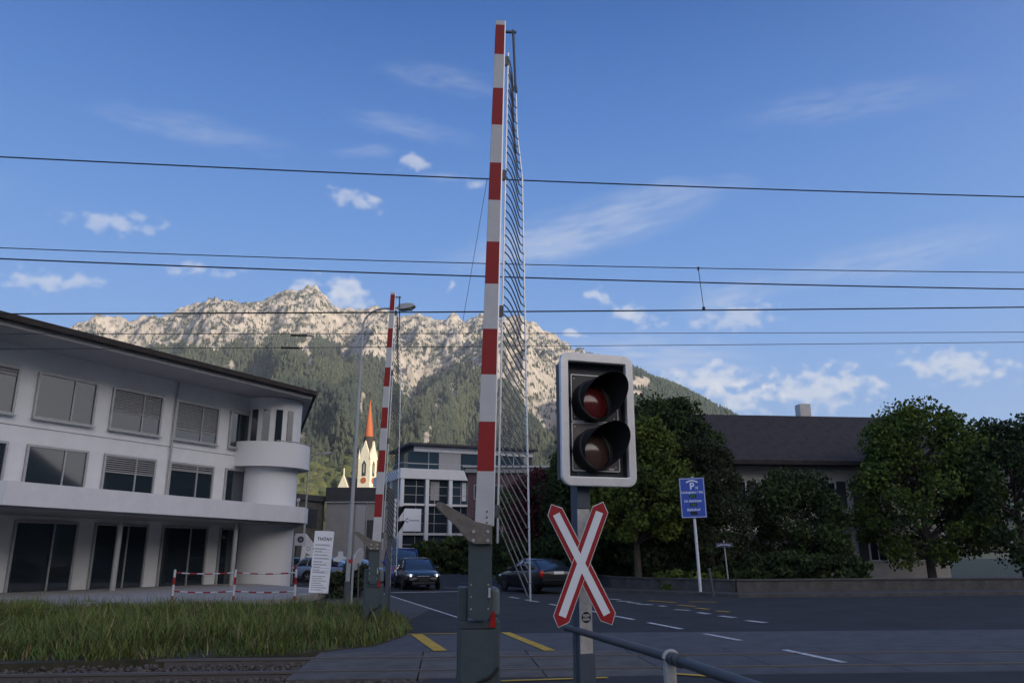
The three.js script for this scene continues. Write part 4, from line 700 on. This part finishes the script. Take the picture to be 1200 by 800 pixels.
// ---------------------------------------------------------------- signs
function print(w, h, draw, pxPerM = 220) { const c = document.createElement('canvas'); c.width = Math.round(w * pxPerM); c.height = Math.round(h * pxPerM); draw(c.getContext('2d'), c.width, c.height); const t = new THREE.CanvasTexture(c); t.colorSpace = THREE.SRGBColorSpace; return new THREE.MeshStandardMaterial({ map: t, roughness: 0.5 }); }
{
  // tall totem
  const b = ground(372.5, 694.5, 0.24), W = 0.70, H = 2.22, t = thing('totem_sign', 'tall white company totem sign with lines of small print', 'sign', [b.x - 0.0, 0.24, b.z], 0.12);
  t.rotation.z = -0.045;
  part('panel', plate([[-W / 2, 0], [W / 2, 0], [W / 2, H], [W / 2 - 0.20, H + 0.02], [-W / 2, H]], 0.14, 0.006).translate(0, 0, -0.16), M.white, t);
  part('print', new THREE.PlaneGeometry(W, H).translate(0, H / 2, 0.0), print(W, H, (x, w, h) => { x.fillStyle = '#e9ebee'; x.fillRect(0, 0, w, h); x.fillStyle = '#14171b'; x.font = 'bold ' + Math.round(w * 0.235) + 'px sans-serif'; x.textAlign = 'center'; x.fillText('THÖNY', w * 0.56, h * 0.155); const R = rng(4); const rows = [0.235, 0.30, 0.345, 0.40, 0.455, 0.51, 0.555, 0.60, 0.645, 0.68]; for (const r of rows) { x.fillStyle = '#7b828b'; x.fillRect(w * 0.06, h * r, w * 0.88, 2); x.fillStyle = '#4a5058'; let k = w * 0.1; const n = w * (0.35 + 0.5 * R()); while (k < n) { const l = 3 + 6 * R(); x.fillRect(k, h * r - 9, l, 6); k += l + 3; } } for (let i = 0; i < 7; i++) { x.fillStyle = '#5a616a'; let k = w * 0.1; const n = w * (0.5 + 0.4 * R()); while (k < n) { const l = 3 + 7 * R(); x.fillRect(k, h * (0.73 + i * 0.036), l, 6); k += l + 3; } } x.fillStyle = '#222'; x.fillRect(0, h * 0.285, 6, 12); x.fillRect(0, h * 0.57, 6, 12); }), t);
  // smaller slanted board behind it
  const q = ground(358.5, 676, 0.24), s = thing('slanted_sign', 'white slanted board with sideways company lettering behind the totem', 'sign', [q.x, 0.24, q.z + 0.3], 0.1);
  const w = 0.86, h = 2.62; s.rotation.z = -0.06;
  part('panel', plate([[-w / 2, 0], [w / 2, 0.05], [w / 2, h - 0.7], [-w / 2 + 0.18, h], [-w / 2, h]], 0.12, 0.006).translate(0, 0, -0.14), M.white, s);
  part('print', new THREE.PlaneGeometry(w * 0.9, h * 0.68).translate(0, h * 0.36, 0.002), print(w * 0.9, h * 0.68, (x, cw, ch) => { x.fillStyle = '#e9ebee'; x.fillRect(0, 0, cw, ch); x.save(); x.translate(cw * 0.66, ch * 0.96); x.rotate(-Math.PI / 2); x.fillStyle = '#14171b'; x.font = 'bold ' + Math.round(cw * 0.52) + 'px sans-serif'; x.fillText('THÖNY', 0, 0); x.restore(); x.strokeStyle = '#2a3038'; x.lineWidth = 6; x.beginPath(); x.arc(cw * 0.5, ch * 0.06, cw * 0.13, 0, 7); x.stroke(); }), s);
  // square board with a round emblem on the far post
  const e = at(352, 632, 46), f = thing('emblem_sign', 'square white board with dark round emblem on a thin post', 'sign', [e.x, 0, e.z], 0.1);
  part('post', bar([-0.35, 0, -0.05], [-0.35, e.y + 0.2, -0.05], 0.05), M.galv, f); part('board', box(0.62, 0.66, 0.05, 0, e.y, -0.03, 0.006), M.white, f);
  part('emblem', new THREE.PlaneGeometry(0.6, 0.64).translate(0, e.y, -0.001), print(0.6, 0.64, (x, cw, ch) => { x.fillStyle = '#c9cdd2'; x.fillRect(0, 0, cw, ch); x.fillStyle = '#343a42'; x.beginPath(); x.arc(cw / 2, ch / 2, cw * 0.30, 0, 7); x.fill(); x.fillStyle = '#aab0b8'; x.fillRect(cw * 0.38, ch * 0.42, cw * 0.24, 8); x.fillRect(cw * 0.38, ch * 0.54, cw * 0.24, 8); }), f);
}
{ // blue parking guide sign
  const c = at(814.5, 583, 34.5), t = thing('parking_sign', 'blue parking guidance sign on a leaning white pole', 'sign', [c.x, 0, c.z], -0.10);
  const W = 1.10, H = 1.72; t.rotation.z = 0.022;
  part('board', box(W, H, 0.06, 0, c.y, -0.03, 0.01), M.galvDark, t);
  part('face', new THREE.PlaneGeometry(W - 0.04, H - 0.04).translate(0, c.y, 0.003), print(W, H, (x, w, h) => {
    x.fillStyle = '#2f55b8'; x.fillRect(0, 0, w, h); x.strokeStyle = '#dfe6f2'; x.lineWidth = 5; x.strokeRect(6, 6, w - 12, h - 12); x.fillStyle = '#eef2f8'; x.textAlign = 'center'; x.font = 'bold 92px sans-serif'; x.fillText('P', w * 0.50, h * 0.29); x.font = 'bold 40px sans-serif'; x.fillText('H', w * 0.69, h * 0.29); x.lineWidth = 13; x.strokeStyle = '#eef2f8'; x.beginPath(); x.moveTo(w * 0.28, h * 0.115); x.quadraticCurveTo(w * 0.5, h * 0.02, w * 0.74, h * 0.115); x.stroke();
    x.font = 'bold 32px sans-serif'; x.fillText('Lindaplatz / SAL', w / 2, h * 0.39, w * 0.9); x.fillText('Im Zentrum', w / 2, h * 0.61, w * 0.7); x.fillText('Bahnhof', w / 2, h * 0.83, w * 0.6);
    for (const [k, txt] of [[0.455, '211'], [0.67, '122'], [0.885, '']]) { x.fillStyle = '#0c1216'; x.fillRect(w * 0.36, h * k - 14, w * 0.28, 32); x.fillStyle = '#35c04a'; x.font = 'bold 28px monospace'; x.fillText(txt, w / 2, h * k + 12); } }), t);
  part('pole', bar([0.02, -0.1, -0.10], [0, c.y + H / 2 - 0.1, -0.10], 0.065, 0.06, 12), M.white, t); part('clamp', [box(0.3, 0.06, 0.06, 0, c.y + 0.5, -0.07), box(0.3, 0.06, 0.06, 0, c.y - 0.5, -0.07)], M.galv, t); part('top_lug', box(0.08, 0.05, 0.05, 0.05, c.y + H / 2 + 0.02, -0.03), M.white, t);
  const d = at(850, 638.5, 36), s = thing('street_name_sign', 'small dark street name sign on thin pole', 'sign', [d.x, 0, d.z], -0.1); s.rotation.z = 0.02;
  part('pole', bar([0.06, 0, -0.04], [0, d.y + 0.2, -0.04], 0.035, 0.03), M.galv, s); part('board', box(0.74, 0.19, 0.03, 0, d.y, 0, 0.005), M.galvDark, s);
  part('face', new THREE.PlaneGeometry(0.70, 0.16).translate(0, d.y, 0.017), print(0.70, 0.16, (x, w, h) => { x.fillStyle = '#39435c'; x.fillRect(0, 0, w, h); x.fillStyle = '#c4cad6'; const R = rng(8); let k = 10; while (k < w - 14) { const l = 4 + 5 * R(); x.fillRect(k, h * (R() < 0.3 ? 0.2 : 0.35), l, h * 0.4); k += l + 4; } }), s);
  const p = ground(838, 701), b = thing('bollard', 'short leaning grey post by the low wall', 'post', [p.x, 0.05, p.z - 0.2], 0); part('shaft', bar([0, 0, 0], [-0.10, 1.0, 0], 0.055, 0.05, 10), M.galvDark, b); part('cap', new THREE.SphereGeometry(0.055, 10, 6).translate(-0.10, 1.0, 0), M.galvDark, b);
}
// low wall in front of the garden
{
  const t = thing('low_wall', 'low dark garden wall with coping beside the footway', 'wall', [0, 0, 0]);
  const run = [[60, -36.0], [24, -37.2], [14, -35.2], [9.3, -34.2], [6.6, -36.6], [4.8, -38.9], [4.4, -44]];
  for (let i = 0; i < run.length - 1; i++) { const a = new THREE.Vector3(run[i][0], 0, run[i][1]), b = new THREE.Vector3(run[i + 1][0], 0, run[i + 1][1]), d = b.clone().sub(a), L = d.length(), r = Math.atan2(-d.z, d.x), m = a.clone().add(b).multiplyScalar(0.5); const g = box(L, 0.50, 0.24, 0, 0.30, 0); g.rotateY(r); g.translate(m.x, 0, m.z); part('wall_length', g, M.concreteDark, t); const n = Math.max(1, Math.round(L / 1.2)); for (let k = 0; k < n; k++) { const q = box(L / n - 0.012, 0.07, 0.34, 0, 0.588, 0, 0.01); q.rotateY(r); const c = a.clone().lerp(b, (k + 0.5) / n); q.translate(c.x, 0, c.z); part('coping_stone', q, M.concreteDark, t); } }
}
// red and white railing with its chain by the forecourt
{
  const p = ground(345, 712), t = thing('chain_railing', 'red and white banded railing post and rails beside the forecourt', 'railing', [p.x, 0, p.z + 0.1]);
  for (const dx of [0, -1.9, -3.8]) { const z = dx * -0.02, post = part('post', bar([dx, 0, z], [dx, 1.12, z], 0.035, 0.035, 10), M.boomWhite, t); part('red_band', [bar([dx, 0.10, z], [dx, 0.36, z], 0.038, 0.038, 10), bar([dx, 0.70, z], [dx, 0.92, z], 0.038, 0.038, 10)], M.boomRed, post); part('cap', new THREE.SphereGeometry(0.04, 10, 8).translate(dx, 1.12, z), M.boomWhite, post); }
  for (const y of [1.06, 0.50]) for (let i = 0; i < 16; i++) { const x0 = -i * 0.24, x1 = x0 - 0.24; part(i % 2 ? 'red_link' : 'white_link', bar([x0, y - 0.04 * Math.sin(Math.PI * ((i % 8) / 8)), 0], [x1, y - 0.04 * Math.sin(Math.PI * (((i + 1) % 8) / 8)), 0.01], 0.022, 0.022, 8), i % 2 ? M.boomRed : M.boomWhite, t); }
}

// ---------------------------------------------------------------- cars
function loft(stations, ring) { // ring(station) -> list of [y, z] from one sill over the top to the other
  const P = [], idx = []; let n = 0;
  stations.forEach((s) => { const r = ring(s); n = r.length; r.forEach(([y, z]) => P.push(s[0], y, z)); });
  for (let i = 0; i < stations.length - 1; i++) for (let k = 0; k < n; k++) { const k1 = (k + 1) % n, a = i * n + k, b = i * n + k1, c = a + n, d = b + n; idx.push(a, c, b, b, c, d); }
  for (const i of [0, stations.length - 1]) { const m = P.length / 3; let cy = 0, cx = P[i * n * 3]; for (let k = 0; k < n; k++) cy += P[(i * n + k) * 3 + 1]; P.push(cx, cy / n, 0); for (let k = 0; k < n; k++) { const k1 = (k + 1) % n; if (i) idx.push(m, i * n + k1, i * n + k); else idx.push(m, k, k1); } }
  const g = new THREE.BufferGeometry(); g.setAttribute('position', new THREE.BufferAttribute(new Float32Array(P), 3)); g.setIndex(idx); g.computeVertexNormals(); return g;
}
// along x (front at +x): [x, sill, shoulder, half width]; then the glasshouse [x, base, top, half width at base, half width at roof]
function makeCar(o) {
  const t = thing('car', o.label, o.category || 'car', o.pos, Math.atan2(-o.heading[1], o.heading[0]), o.group); if (o.van) t.name = t.name.replace('car', 'van');
  const ring = ([, s, y, w]) => [[s, -w * 0.90], [s + 0.10, -w * 0.965], [lerp(s, y, 0.5), -w], [y - 0.16, -w * 0.985], [y - 0.05, -w * 0.94], [y, -w * 0.84], [y + 0.03, -w * 0.4], [y + 0.035, 0], [y + 0.03, w * 0.4], [y, w * 0.84], [y - 0.05, w * 0.94], [y - 0.16, w * 0.985], [lerp(s, y, 0.5), w], [s + 0.10, w * 0.965], [s, w * 0.90]];
  const body = part('body', loft(o.body, ring), o.paint, t);
  const gh = o.cabin, gring = ([, b, y, w, r]) => [[b - 0.03, -w], [lerp(b, y, 0.5), -lerp(w, r, 0.42)], [y - 0.06, -r], [y - 0.012, -r * 0.88], [y, 0], [y - 0.012, r * 0.88], [y - 0.06, r], [lerp(b, y, 0.5), lerp(w, r, 0.42)], [b - 0.03, w]];
  const cabin = part('windows', loft(gh, gring), M.glass, t);
  // roof skin and pillars in body colour
  const roofSt = gh.filter((s) => s[2] > o.roof - 0.13), skin = ([, , y, , r]) => [[y - 0.10, -r * 1.012], [y - 0.05, -r * 1.012], [y + 0.004, -r * 0.88], [y + 0.016, 0], [y + 0.004, r * 0.88], [y - 0.05, r * 1.012], [y - 0.10, r * 1.012]];
  part('roof', loft(roofSt, skin), o.paint, t);
  for (const s of [-1, 1]) for (const [i, j] of o.pillars) { const a = gh[i], b = gh[j]; part('pillar', bar([a[0], a[1], s * a[3] * 0.99], [b[0], b[2] - 0.05, s * b[4] * 1.0], 0.035, 0.03, 6), o.paint, cabin); }
  for (const s of [-1, 1]) if (o.mid) { const [xm, yb, yt, wb, wr] = o.mid; part('pillar', bar([xm, yb, s * wb], [xm - 0.05, yt, s * wr], 0.04, 0.035, 6), M.trim, cabin); }
  for (const x of o.axles) for (const s of [-1, 1]) {
    const z = s * (o.half - 0.10), w = new THREE.Group(); w.name = 'wheel'; t.add(w);
    part('wheel_arch', new THREE.CylinderGeometry(o.wr + 0.055, o.wr + 0.055, 0.05, 28).rotateX(Math.PI / 2).translate(x, o.wr + 0.01, s * (o.half - 0.018)), M.trim, body);
    part('tyre', new THREE.TorusGeometry(o.wr - 0.075, 0.085, 12, 28).translate(x, o.wr + 0.005, z + s * 0.045), M.tyre, w);
    part('rim', [new THREE.CylinderGeometry(o.wr - 0.10, o.wr - 0.10, 0.06, 24).rotateX(Math.PI / 2).translate(x, o.wr, z + s * 0.07), ...[0, 1, 2, 3, 4].map((k) => { const g = box(0.05, o.wr - 0.13, 0.02, 0, (o.wr - 0.13) / 2, z + s * 0.105); g.rotateZ(k * 1.2566); g.translate(x, o.wr, 0); return g; })], M.rim, w);
  }
  const F = o.body[o.body.length - 1][0], B = o.body[0][0];
  for (const s of [-1, 1]) {
    const l = new THREE.SphereGeometry(1, 16, 10); l.scale(0.13, 0.085, 0.19); l.rotateY(s * -0.5); l.translate(F - 0.13, o.lampY, s * (o.half - 0.24)); const lm = part('headlight', l, M.headlampOff, t);
    if (o.lit) { const q = new THREE.SphereGeometry(0.062, 12, 8); q.translate(F - 0.035, o.lampY, s * (o.half - 0.27)); part('bulb', q, M.headlamp, lm); }
    const r = new THREE.SphereGeometry(1, 14, 10); r.scale(0.07, 0.15, 0.12); r.translate(B + 0.07, o.tailY, s * (o.half - 0.13)); part('tail_light', r, o.brake ? M.tailLit : M.tailLamp, t);
    part('mirror', [box(0.13, 0.13, 0.20, o.mirror[0], o.mirror[1], s * (o.half + 0.02), 0.045)], o.paint, t);
    part('door_handle', box(0.16, 0.025, 0.03, o.mid ? o.mid[0] - 0.12 : 0, o.belt - 0.12, s * (o.half * 0.995), 0.01), o.paint, body);
    part('door_seam', box(0.012, o.belt - 0.4, 0.02, o.mid ? o.mid[0] : 0, o.belt * 0.5 + 0.16, s * (o.half * 0.992)), M.trim, body);
  }
  const grille = part('grille', box(0.05, o.grille[1], o.grille[0], F - 0.012, o.grille[2], 0, 0.02), M.trim, t); part('grille_trim', box(0.03, 0.025, o.grille[0] * 0.86, F + 0.012, o.grille[2] + o.grille[1] * 0.42, 0, 0.008), M.chrome, grille);
  part('lower_intake', box(0.06, 0.14, o.half * 1.25, F - 0.015, 0.31, 0, 0.03), M.trim, t);
  part('front_plate', box(0.02, 0.11, 0.50, F + 0.022, 0.44, 0, 0.005), o.darkPlate ? M.trim : M.plateWhite, t); part('rear_plate', box(0.02, 0.115, 0.48, B - 0.006, o.plateY, 0, 0.005), M.plateWhite, t);
  part('rear_bumper', box(0.10, 0.05, o.half * 1.7, B + 0.01, 0.56, 0, 0.02), M.trim, t);
  return t;
}
const estate = { half: 0.885, wr: 0.32, roof: 1.46, belt: 0.93, lampY: 0.655, tailY: 0.85, plateY: 0.80, grille: [0.66, 0.17, 0.55], mirror: [0.78, 0.98], axles: [1.36, -1.28],
  body: [[-2.25, 0.36, 0.84, 0.70], [-2.18, 0.30, 0.93, 0.80], [-1.7, 0.24, 0.965, 0.88], [-0.5, 0.20, 0.945, 0.885], [0.6, 0.20, 0.925, 0.885], [1.15, 0.23, 0.90, 0.875], [1.7, 0.25, 0.80, 0.85], [2.08, 0.28, 0.69, 0.77], [2.25, 0.32, 0.56, 0.62]],
  cabin: [[-2.12, 0.94, 0.97, 0.72, 0.66], [-1.85, 0.95, 1.36, 0.79, 0.60], [-1.4, 0.95, 1.43, 0.80, 0.60], [-0.4, 0.95, 1.46, 0.81, 0.61], [0.25, 0.94, 1.42, 0.81, 0.60], [0.98, 0.92, 0.945, 0.80, 0.72]], pillars: [[5, 4], [0, 1], [2, 2]], mid: [-0.25, 0.95, 1.40, 0.815, 0.635] };
const sedan = { ...estate, half: 0.90, roof: 1.44, lampY: 0.66, tailY: 0.82, plateY: 0.86, axles: [1.42, -1.35],
  body: [[-2.35, 0.40, 0.86, 0.72], [-2.28, 0.32, 0.97, 0.82], [-1.7, 0.25, 0.985, 0.89], [-0.5, 0.20, 0.95, 0.90], [0.6, 0.20, 0.93, 0.90], [1.3, 0.23, 0.89, 0.89], [1.95, 0.26, 0.81, 0.85], [2.22, 0.30, 0.72, 0.76], [2.35, 0.36, 0.62, 0.64]],
  cabin: [[-1.95, 0.97, 0.99, 0.74, 0.66], [-1.25, 0.96, 1.38, 0.80, 0.60], [-0.9, 0.95, 1.42, 0.81, 0.60], [-0.3, 0.95, 1.44, 0.82, 0.61], [0.25, 0.94, 1.40, 0.82, 0.60], [1.05, 0.92, 0.94, 0.81, 0.72]] };
const van = { half: 0.95, wr: 0.34, roof: 1.96, belt: 1.08, lampY: 0.86, tailY: 1.1, plateY: 0.9, grille: [0.9, 0.16, 0.80], mirror: [1.35, 1.22], axles: [1.55, -1.45], van: true,
  body: [[-2.4, 0.40, 1.04, 0.86], [-2.34, 0.32, 1.12, 0.93], [-1.0, 0.25, 1.10, 0.95], [0.8, 0.25, 1.08, 0.95], [1.5, 0.25, 1.07, 0.94], [2.05, 0.28, 0.98, 0.90], [2.32, 0.32, 0.88, 0.82], [2.42, 0.38, 0.74, 0.72]],
  cabin: [[-2.37, 1.10, 1.86, 0.90, 0.76], [-2.2, 1.10, 1.94, 0.92, 0.79], [-0.5, 1.10, 1.96, 0.93, 0.80], [0.75, 1.08, 1.92, 0.93, 0.79], [1.80, 1.04, 1.06, 0.90, 0.80]], pillars: [[4, 3], [0, 0]], mid: [0.35, 1.10, 1.88, 0.935, 0.83] };
const gp = (px, py) => { const p = ground(px, py); return [p.x, 0.012, p.z]; };
const unit = (deg, toward) => [Math.sin(deg * Math.PI / 180), (toward ? 1 : -1) * Math.cos(deg * Math.PI / 180)];
makeCar({ ...estate, label: 'black car with lit headlights waiting at the stop line', pos: gp(487, 689.4), heading: unit(16, true), paint: M.carBlack, lit: true, darkPlate: true, group: 'cars on the road' });
makeCar({ ...van, label: 'bright blue van waiting behind the black car', category: 'van', pos: (() => { const p = at(470, 650, 45.5); return [p.x, 0.012, p.z]; })(), heading: unit(10, true), paint: M.carBlue, lit: true });
makeCar({ ...sedan, label: 'black saloon seen from behind, driving off past the trees', pos: gp(627, 693.6), heading: unit(-24, false), paint: M.carBlack, group: 'cars on the road' });
makeCar({ ...estate, label: 'light blue car parked before the grey building', pos: (() => { const p = at(392, 650, 50); return [p.x, 0.012, p.z]; })(), heading: [0.97, 0.24], paint: M.carLight, group: 'cars parked beside the grey building' });
makeCar({ ...estate, label: 'dark car parked between lamp post and far barrier', pos: (() => { const p = at(417, 650, 52); return [p.x, 0.012, p.z]; })(), heading: [0.9, 0.42], paint: M.carDark, group: 'cars parked beside the grey building' });
makeCar({ ...estate, label: 'dark car with red tail lights beside the emblem board', pos: (() => { const p = at(349, 650, 55); return [p.x, 0.012, p.z]; })(), heading: [-0.2, -0.98], paint: M.carDark, brake: true });

// ---------------------------------------------------------------- trees and shrubs
const leafMat = new THREE.MeshStandardMaterial({ vertexColors: true, roughness: 0.95, side: THREE.DoubleSide });
function leaves(R, clumps, perClump, size, tint) {
  const n = clumps.length * perClump, pos = new Float32Array(n * 18), col = new Float32Array(n * 18), a = new THREE.Vector3(), b = new THREE.Vector3(), c = new THREE.Vector3(); let k = 0;
  for (const [cx, cy, cz, cr] of clumps) {
    const hue = R();
    for (let i = 0; i < perClump; i++) {
      let x, y, z, q; do { x = R() * 2 - 1; y = R() * 2 - 1; z = R() * 2 - 1; q = x * x + y * y + z * z; } while (q > 1); const f = Math.pow(q, 0.15) / Math.sqrt(q || 1) * Math.sqrt(q); x *= f; y *= f * 0.75; z *= f;
      const s = size * (0.6 + 0.8 * R()), l = s * 1.5; a.set(R() - 0.5, R() - 0.5, R() - 0.5).normalize(); b.set(R() - 0.5, R() - 0.8, R() - 0.5).normalize(); c.crossVectors(a, b).normalize().multiplyScalar(s * 0.5); b.multiplyScalar(l * 0.5);
      const px = cx + x * cr, py = cy + y * cr, pz = cz + z * cr;
      const v = [[px - b.x, py - b.y, pz - b.z], [px + c.x, py + c.y, pz + c.z], [px + b.x, py + b.y, pz + b.z], [px - c.x, py - c.y, pz - c.z]], t = tint(R, hue);
      for (const q2 of [0, 1, 2, 0, 2, 3]) { pos.set(v[q2], k); col.set(t, k); k += 3; }
    }
  }
  const g = new THREE.BufferGeometry(); g.setAttribute('position', new THREE.BufferAttribute(pos, 3)); g.setAttribute('color', new THREE.BufferAttribute(col, 3)); g.computeVertexNormals(); return g;
}
const green = (lo, hi) => (R, h) => { const k = (0.75 + 0.5 * R()), w = clamp(h * 0.7 + R() * 0.3); return [0, 1, 2].map((i) => lerp(lo[i], hi[i], w) * k); };
function tree(name, label, pos, o) {
  const R = rng(o.seed), t = thing(name, label, 'tree', pos, R() * 6, o.group), limbs = [], clumps = [], H = o.h, th = o.trunk;
  limbs.push(bar([0, -0.1, 0], [0.05, th, 0.03], o.r, o.r * 0.75, 12), bar([0, -0.1, 0], [0, 0.35, 0], o.r * 1.5, o.r, 12), bar([0.05, th, 0.03], [0.1, H * 0.75, 0], o.r * 0.75, o.r * 0.18, 8));
  for (let i = 0; i < o.n; i++) {
    const f = Math.pow((i + 0.5) / o.n, 0.8), a = i * 2.399 + R(), y = lerp(th * (o.low ?? 0.95), H * 0.93, f), env = Math.sqrt(Math.max(0.05, 1 - Math.pow(Math.abs(f - 0.38) / 0.66, 2.2))), rr = o.cr * env * (0.35 + 0.65 * Math.sqrt(R())), x = Math.cos(a) * rr, z = Math.sin(a) * rr;
    const cr = o.clump * (0.65 + 0.7 * R()); clumps.push([x, y, z, cr]);
    if (i % 2 === 0) { const y0 = Math.max(th * 0.8, y - rr * 0.7); limbs.push(bar([0.06, Math.min(y0, H * 0.7), 0], [x * 0.85, y - 0.1, z * 0.85], o.r * 0.32, o.r * 0.08, 5)); }
  }
  part('trunk', limbs, M.bark, t); part('crown', leaves(R, clumps, o.per, o.leaf, o.tint), leafMat, t); return t;
}
const deep = green([0.018, 0.034, 0.010], [0.046, 0.078, 0.016]), fresh = green([0.036, 0.068, 0.010], [0.105, 0.145, 0.016]), copper = green([0.045, 0.008, 0.010], [0.085, 0.018, 0.016]), ivy = green([0.020, 0.030, 0.014], [0.042, 0.058, 0.022]);
const tp = (px, D) => { const p = at(px, 650, D); return [p.x, 0, p.z]; };
{ const p = ground(754, 693); tree('street_tree', 'broad green tree with bare trunk on the footway behind the signal', [p.x, 0.1, p.z - 1.2], { seed: 3, h: 8.2, trunk: 2.5, r: 0.19, n: 74, cr: 2.5, clump: 0.75, per: 332, leaf: 0.122, tint: fresh, low: 0.92 }); }
tree('garden_tree', 'tall dense dark green tree above the garden wall', tp(775, 42), { seed: 8, h: 10.0, trunk: 2.4, r: 0.24, n: 88, cr: 3.6, clump: 0.95, per: 350, leaf: 0.137, tint: deep, group: 'garden trees', low: 0.5 });
tree('garden_tree', 'dark green tree hidden behind the signal head', tp(708, 44), { seed: 14, h: 8.8, trunk: 2.0, r: 0.22, n: 80, cr: 3.3, clump: 0.95, per: 332, leaf: 0.137, tint: deep, group: 'garden trees', low: 0.4 });
tree('garden_tree', 'ivy covered thin tree behind the blue parking sign', tp(834, 39.5), { seed: 23, h: 7.6, trunk: 2.2, r: 0.13, n: 58, cr: 1.55, clump: 0.6, per: 297, leaf: 0.094, tint: ivy, group: 'garden trees', low: 0.3 });
tree('copper_tree', 'dark red leaved tree beside the barrier lattice', tp(642, 50), { seed: 31, h: 7.0, trunk: 1.6, r: 0.16, n: 60, cr: 2.4, clump: 0.8, per: 332, leaf: 0.122, tint: copper, low: 0.5 });
tree('garden_tree', 'dark tree between the copper tree and the office building', tp(606, 62), { seed: 37, h: 6.6, trunk: 1.4, r: 0.2, n: 64, cr: 3.2, clump: 0.95, per: 262, leaf: 0.144, tint: deep, group: 'garden trees', low: 0.3 });
tree('garden_tree', 'round dark tree in front of the white house', tp(938, 43), { seed: 41, h: 6.0, trunk: 1.8, r: 0.18, n: 60, cr: 2.6, clump: 0.85, per: 280, leaf: 0.13, tint: deep, group: 'garden trees', low: 0.4 });
tree('garden_tree', 'tall green tree at the far end of the white house', tp(1090, 46), { seed: 47, h: 10.5, trunk: 2.6, r: 0.25, n: 84, cr: 3.7, clump: 1.0, per: 297, leaf: 0.144, tint: fresh, group: 'garden trees', low: 0.5 });
tree('garden_tree', 'spreading dark tree beyond the white house by the road', tp(1200, 44), { seed: 53, h: 9.2, trunk: 2.2, r: 0.24, n: 74, cr: 3.6, clump: 1.0, per: 262, leaf: 0.144, tint: deep, group: 'garden trees', low: 0.5 });
function shrub(name, label, pos, w, h, d, seed, tint, group, leaf = 0.10, per = 140) {
  const R = rng(seed), t = thing(name, label, 'shrub', pos, 0, group), clumps = [], stems = [], n = Math.round(14 * w * Math.max(1, h));
  for (let i = 0; i < n; i++) { const x = (R() - 0.5) * w, z = (R() - 0.5) * d, y = 0.15 + (h - 0.3) * R() * (0.75 + 0.25 * Math.cos(x / w * 3)); clumps.push([x, y, z, 0.22 + 0.22 * R()]); if (i % 3 === 0) stems.push(bar([x * 0.8, 0, z * 0.6], [x, y, z], 0.02, 0.008, 4)); }
  part('stems', stems, M.bark, t); part('foliage', leaves(R, clumps, per, leaf, tint), leafMat, t); return t;
}
shrub('hedge', 'dark hedge behind the low wall at the copper tree', tp(655, 47), 6.5, 2.6, 1.6, 61, deep, 'garden hedges', 0.15, 150);
shrub('hedge', 'dark hedge behind the low wall at the street tree', tp(735, 44), 6, 3.0, 1.8, 62, deep, 'garden hedges', 0.15, 150);
shrub('hedge', 'ivy dark hedge behind the parking sign pole', tp(812, 40.5), 5.5, 2.9, 1.5, 63, ivy, 'garden hedges', 0.14, 150);
shrub('garden_plant', 'low bright green plants above the wall by the sign pole', tp(806, 36.5), 2.6, 1.0, 0.7, 64, fresh, undefined, 0.13, 90);
shrub('hedge', 'dark hedge in front of the office building', (() => { const p = at(545, 650, 72); return [p.x, 0, p.z]; })(), 9, 3.2, 2, 65, deep, undefined, 0.2, 110);
shrub('hedge', 'long hedge before the white house', tp(925, 38.5), 7, 1.7, 1.2, 66, deep, 'garden hedges', 0.14, 120);
shrub('yellow_shrub', 'small yellow green shrub behind the totem sign', (() => { const p = at(395, 650, 33); return [p.x, 0, p.z]; })(), 1.3, 0.95, 0.9, 67, green([0.09, 0.10, 0.012], [0.16, 0.15, 0.018]), undefined, 0.1, 90);
shrub('dark_shrub', 'dark shrub between the lamp post and the far barrier', (() => { const p = at(412, 650, 32); return [p.x, 0, p.z]; })(), 1.4, 1.35, 1.0, 68, ivy, undefined, 0.1, 100);

renderer.render(scene, camera);
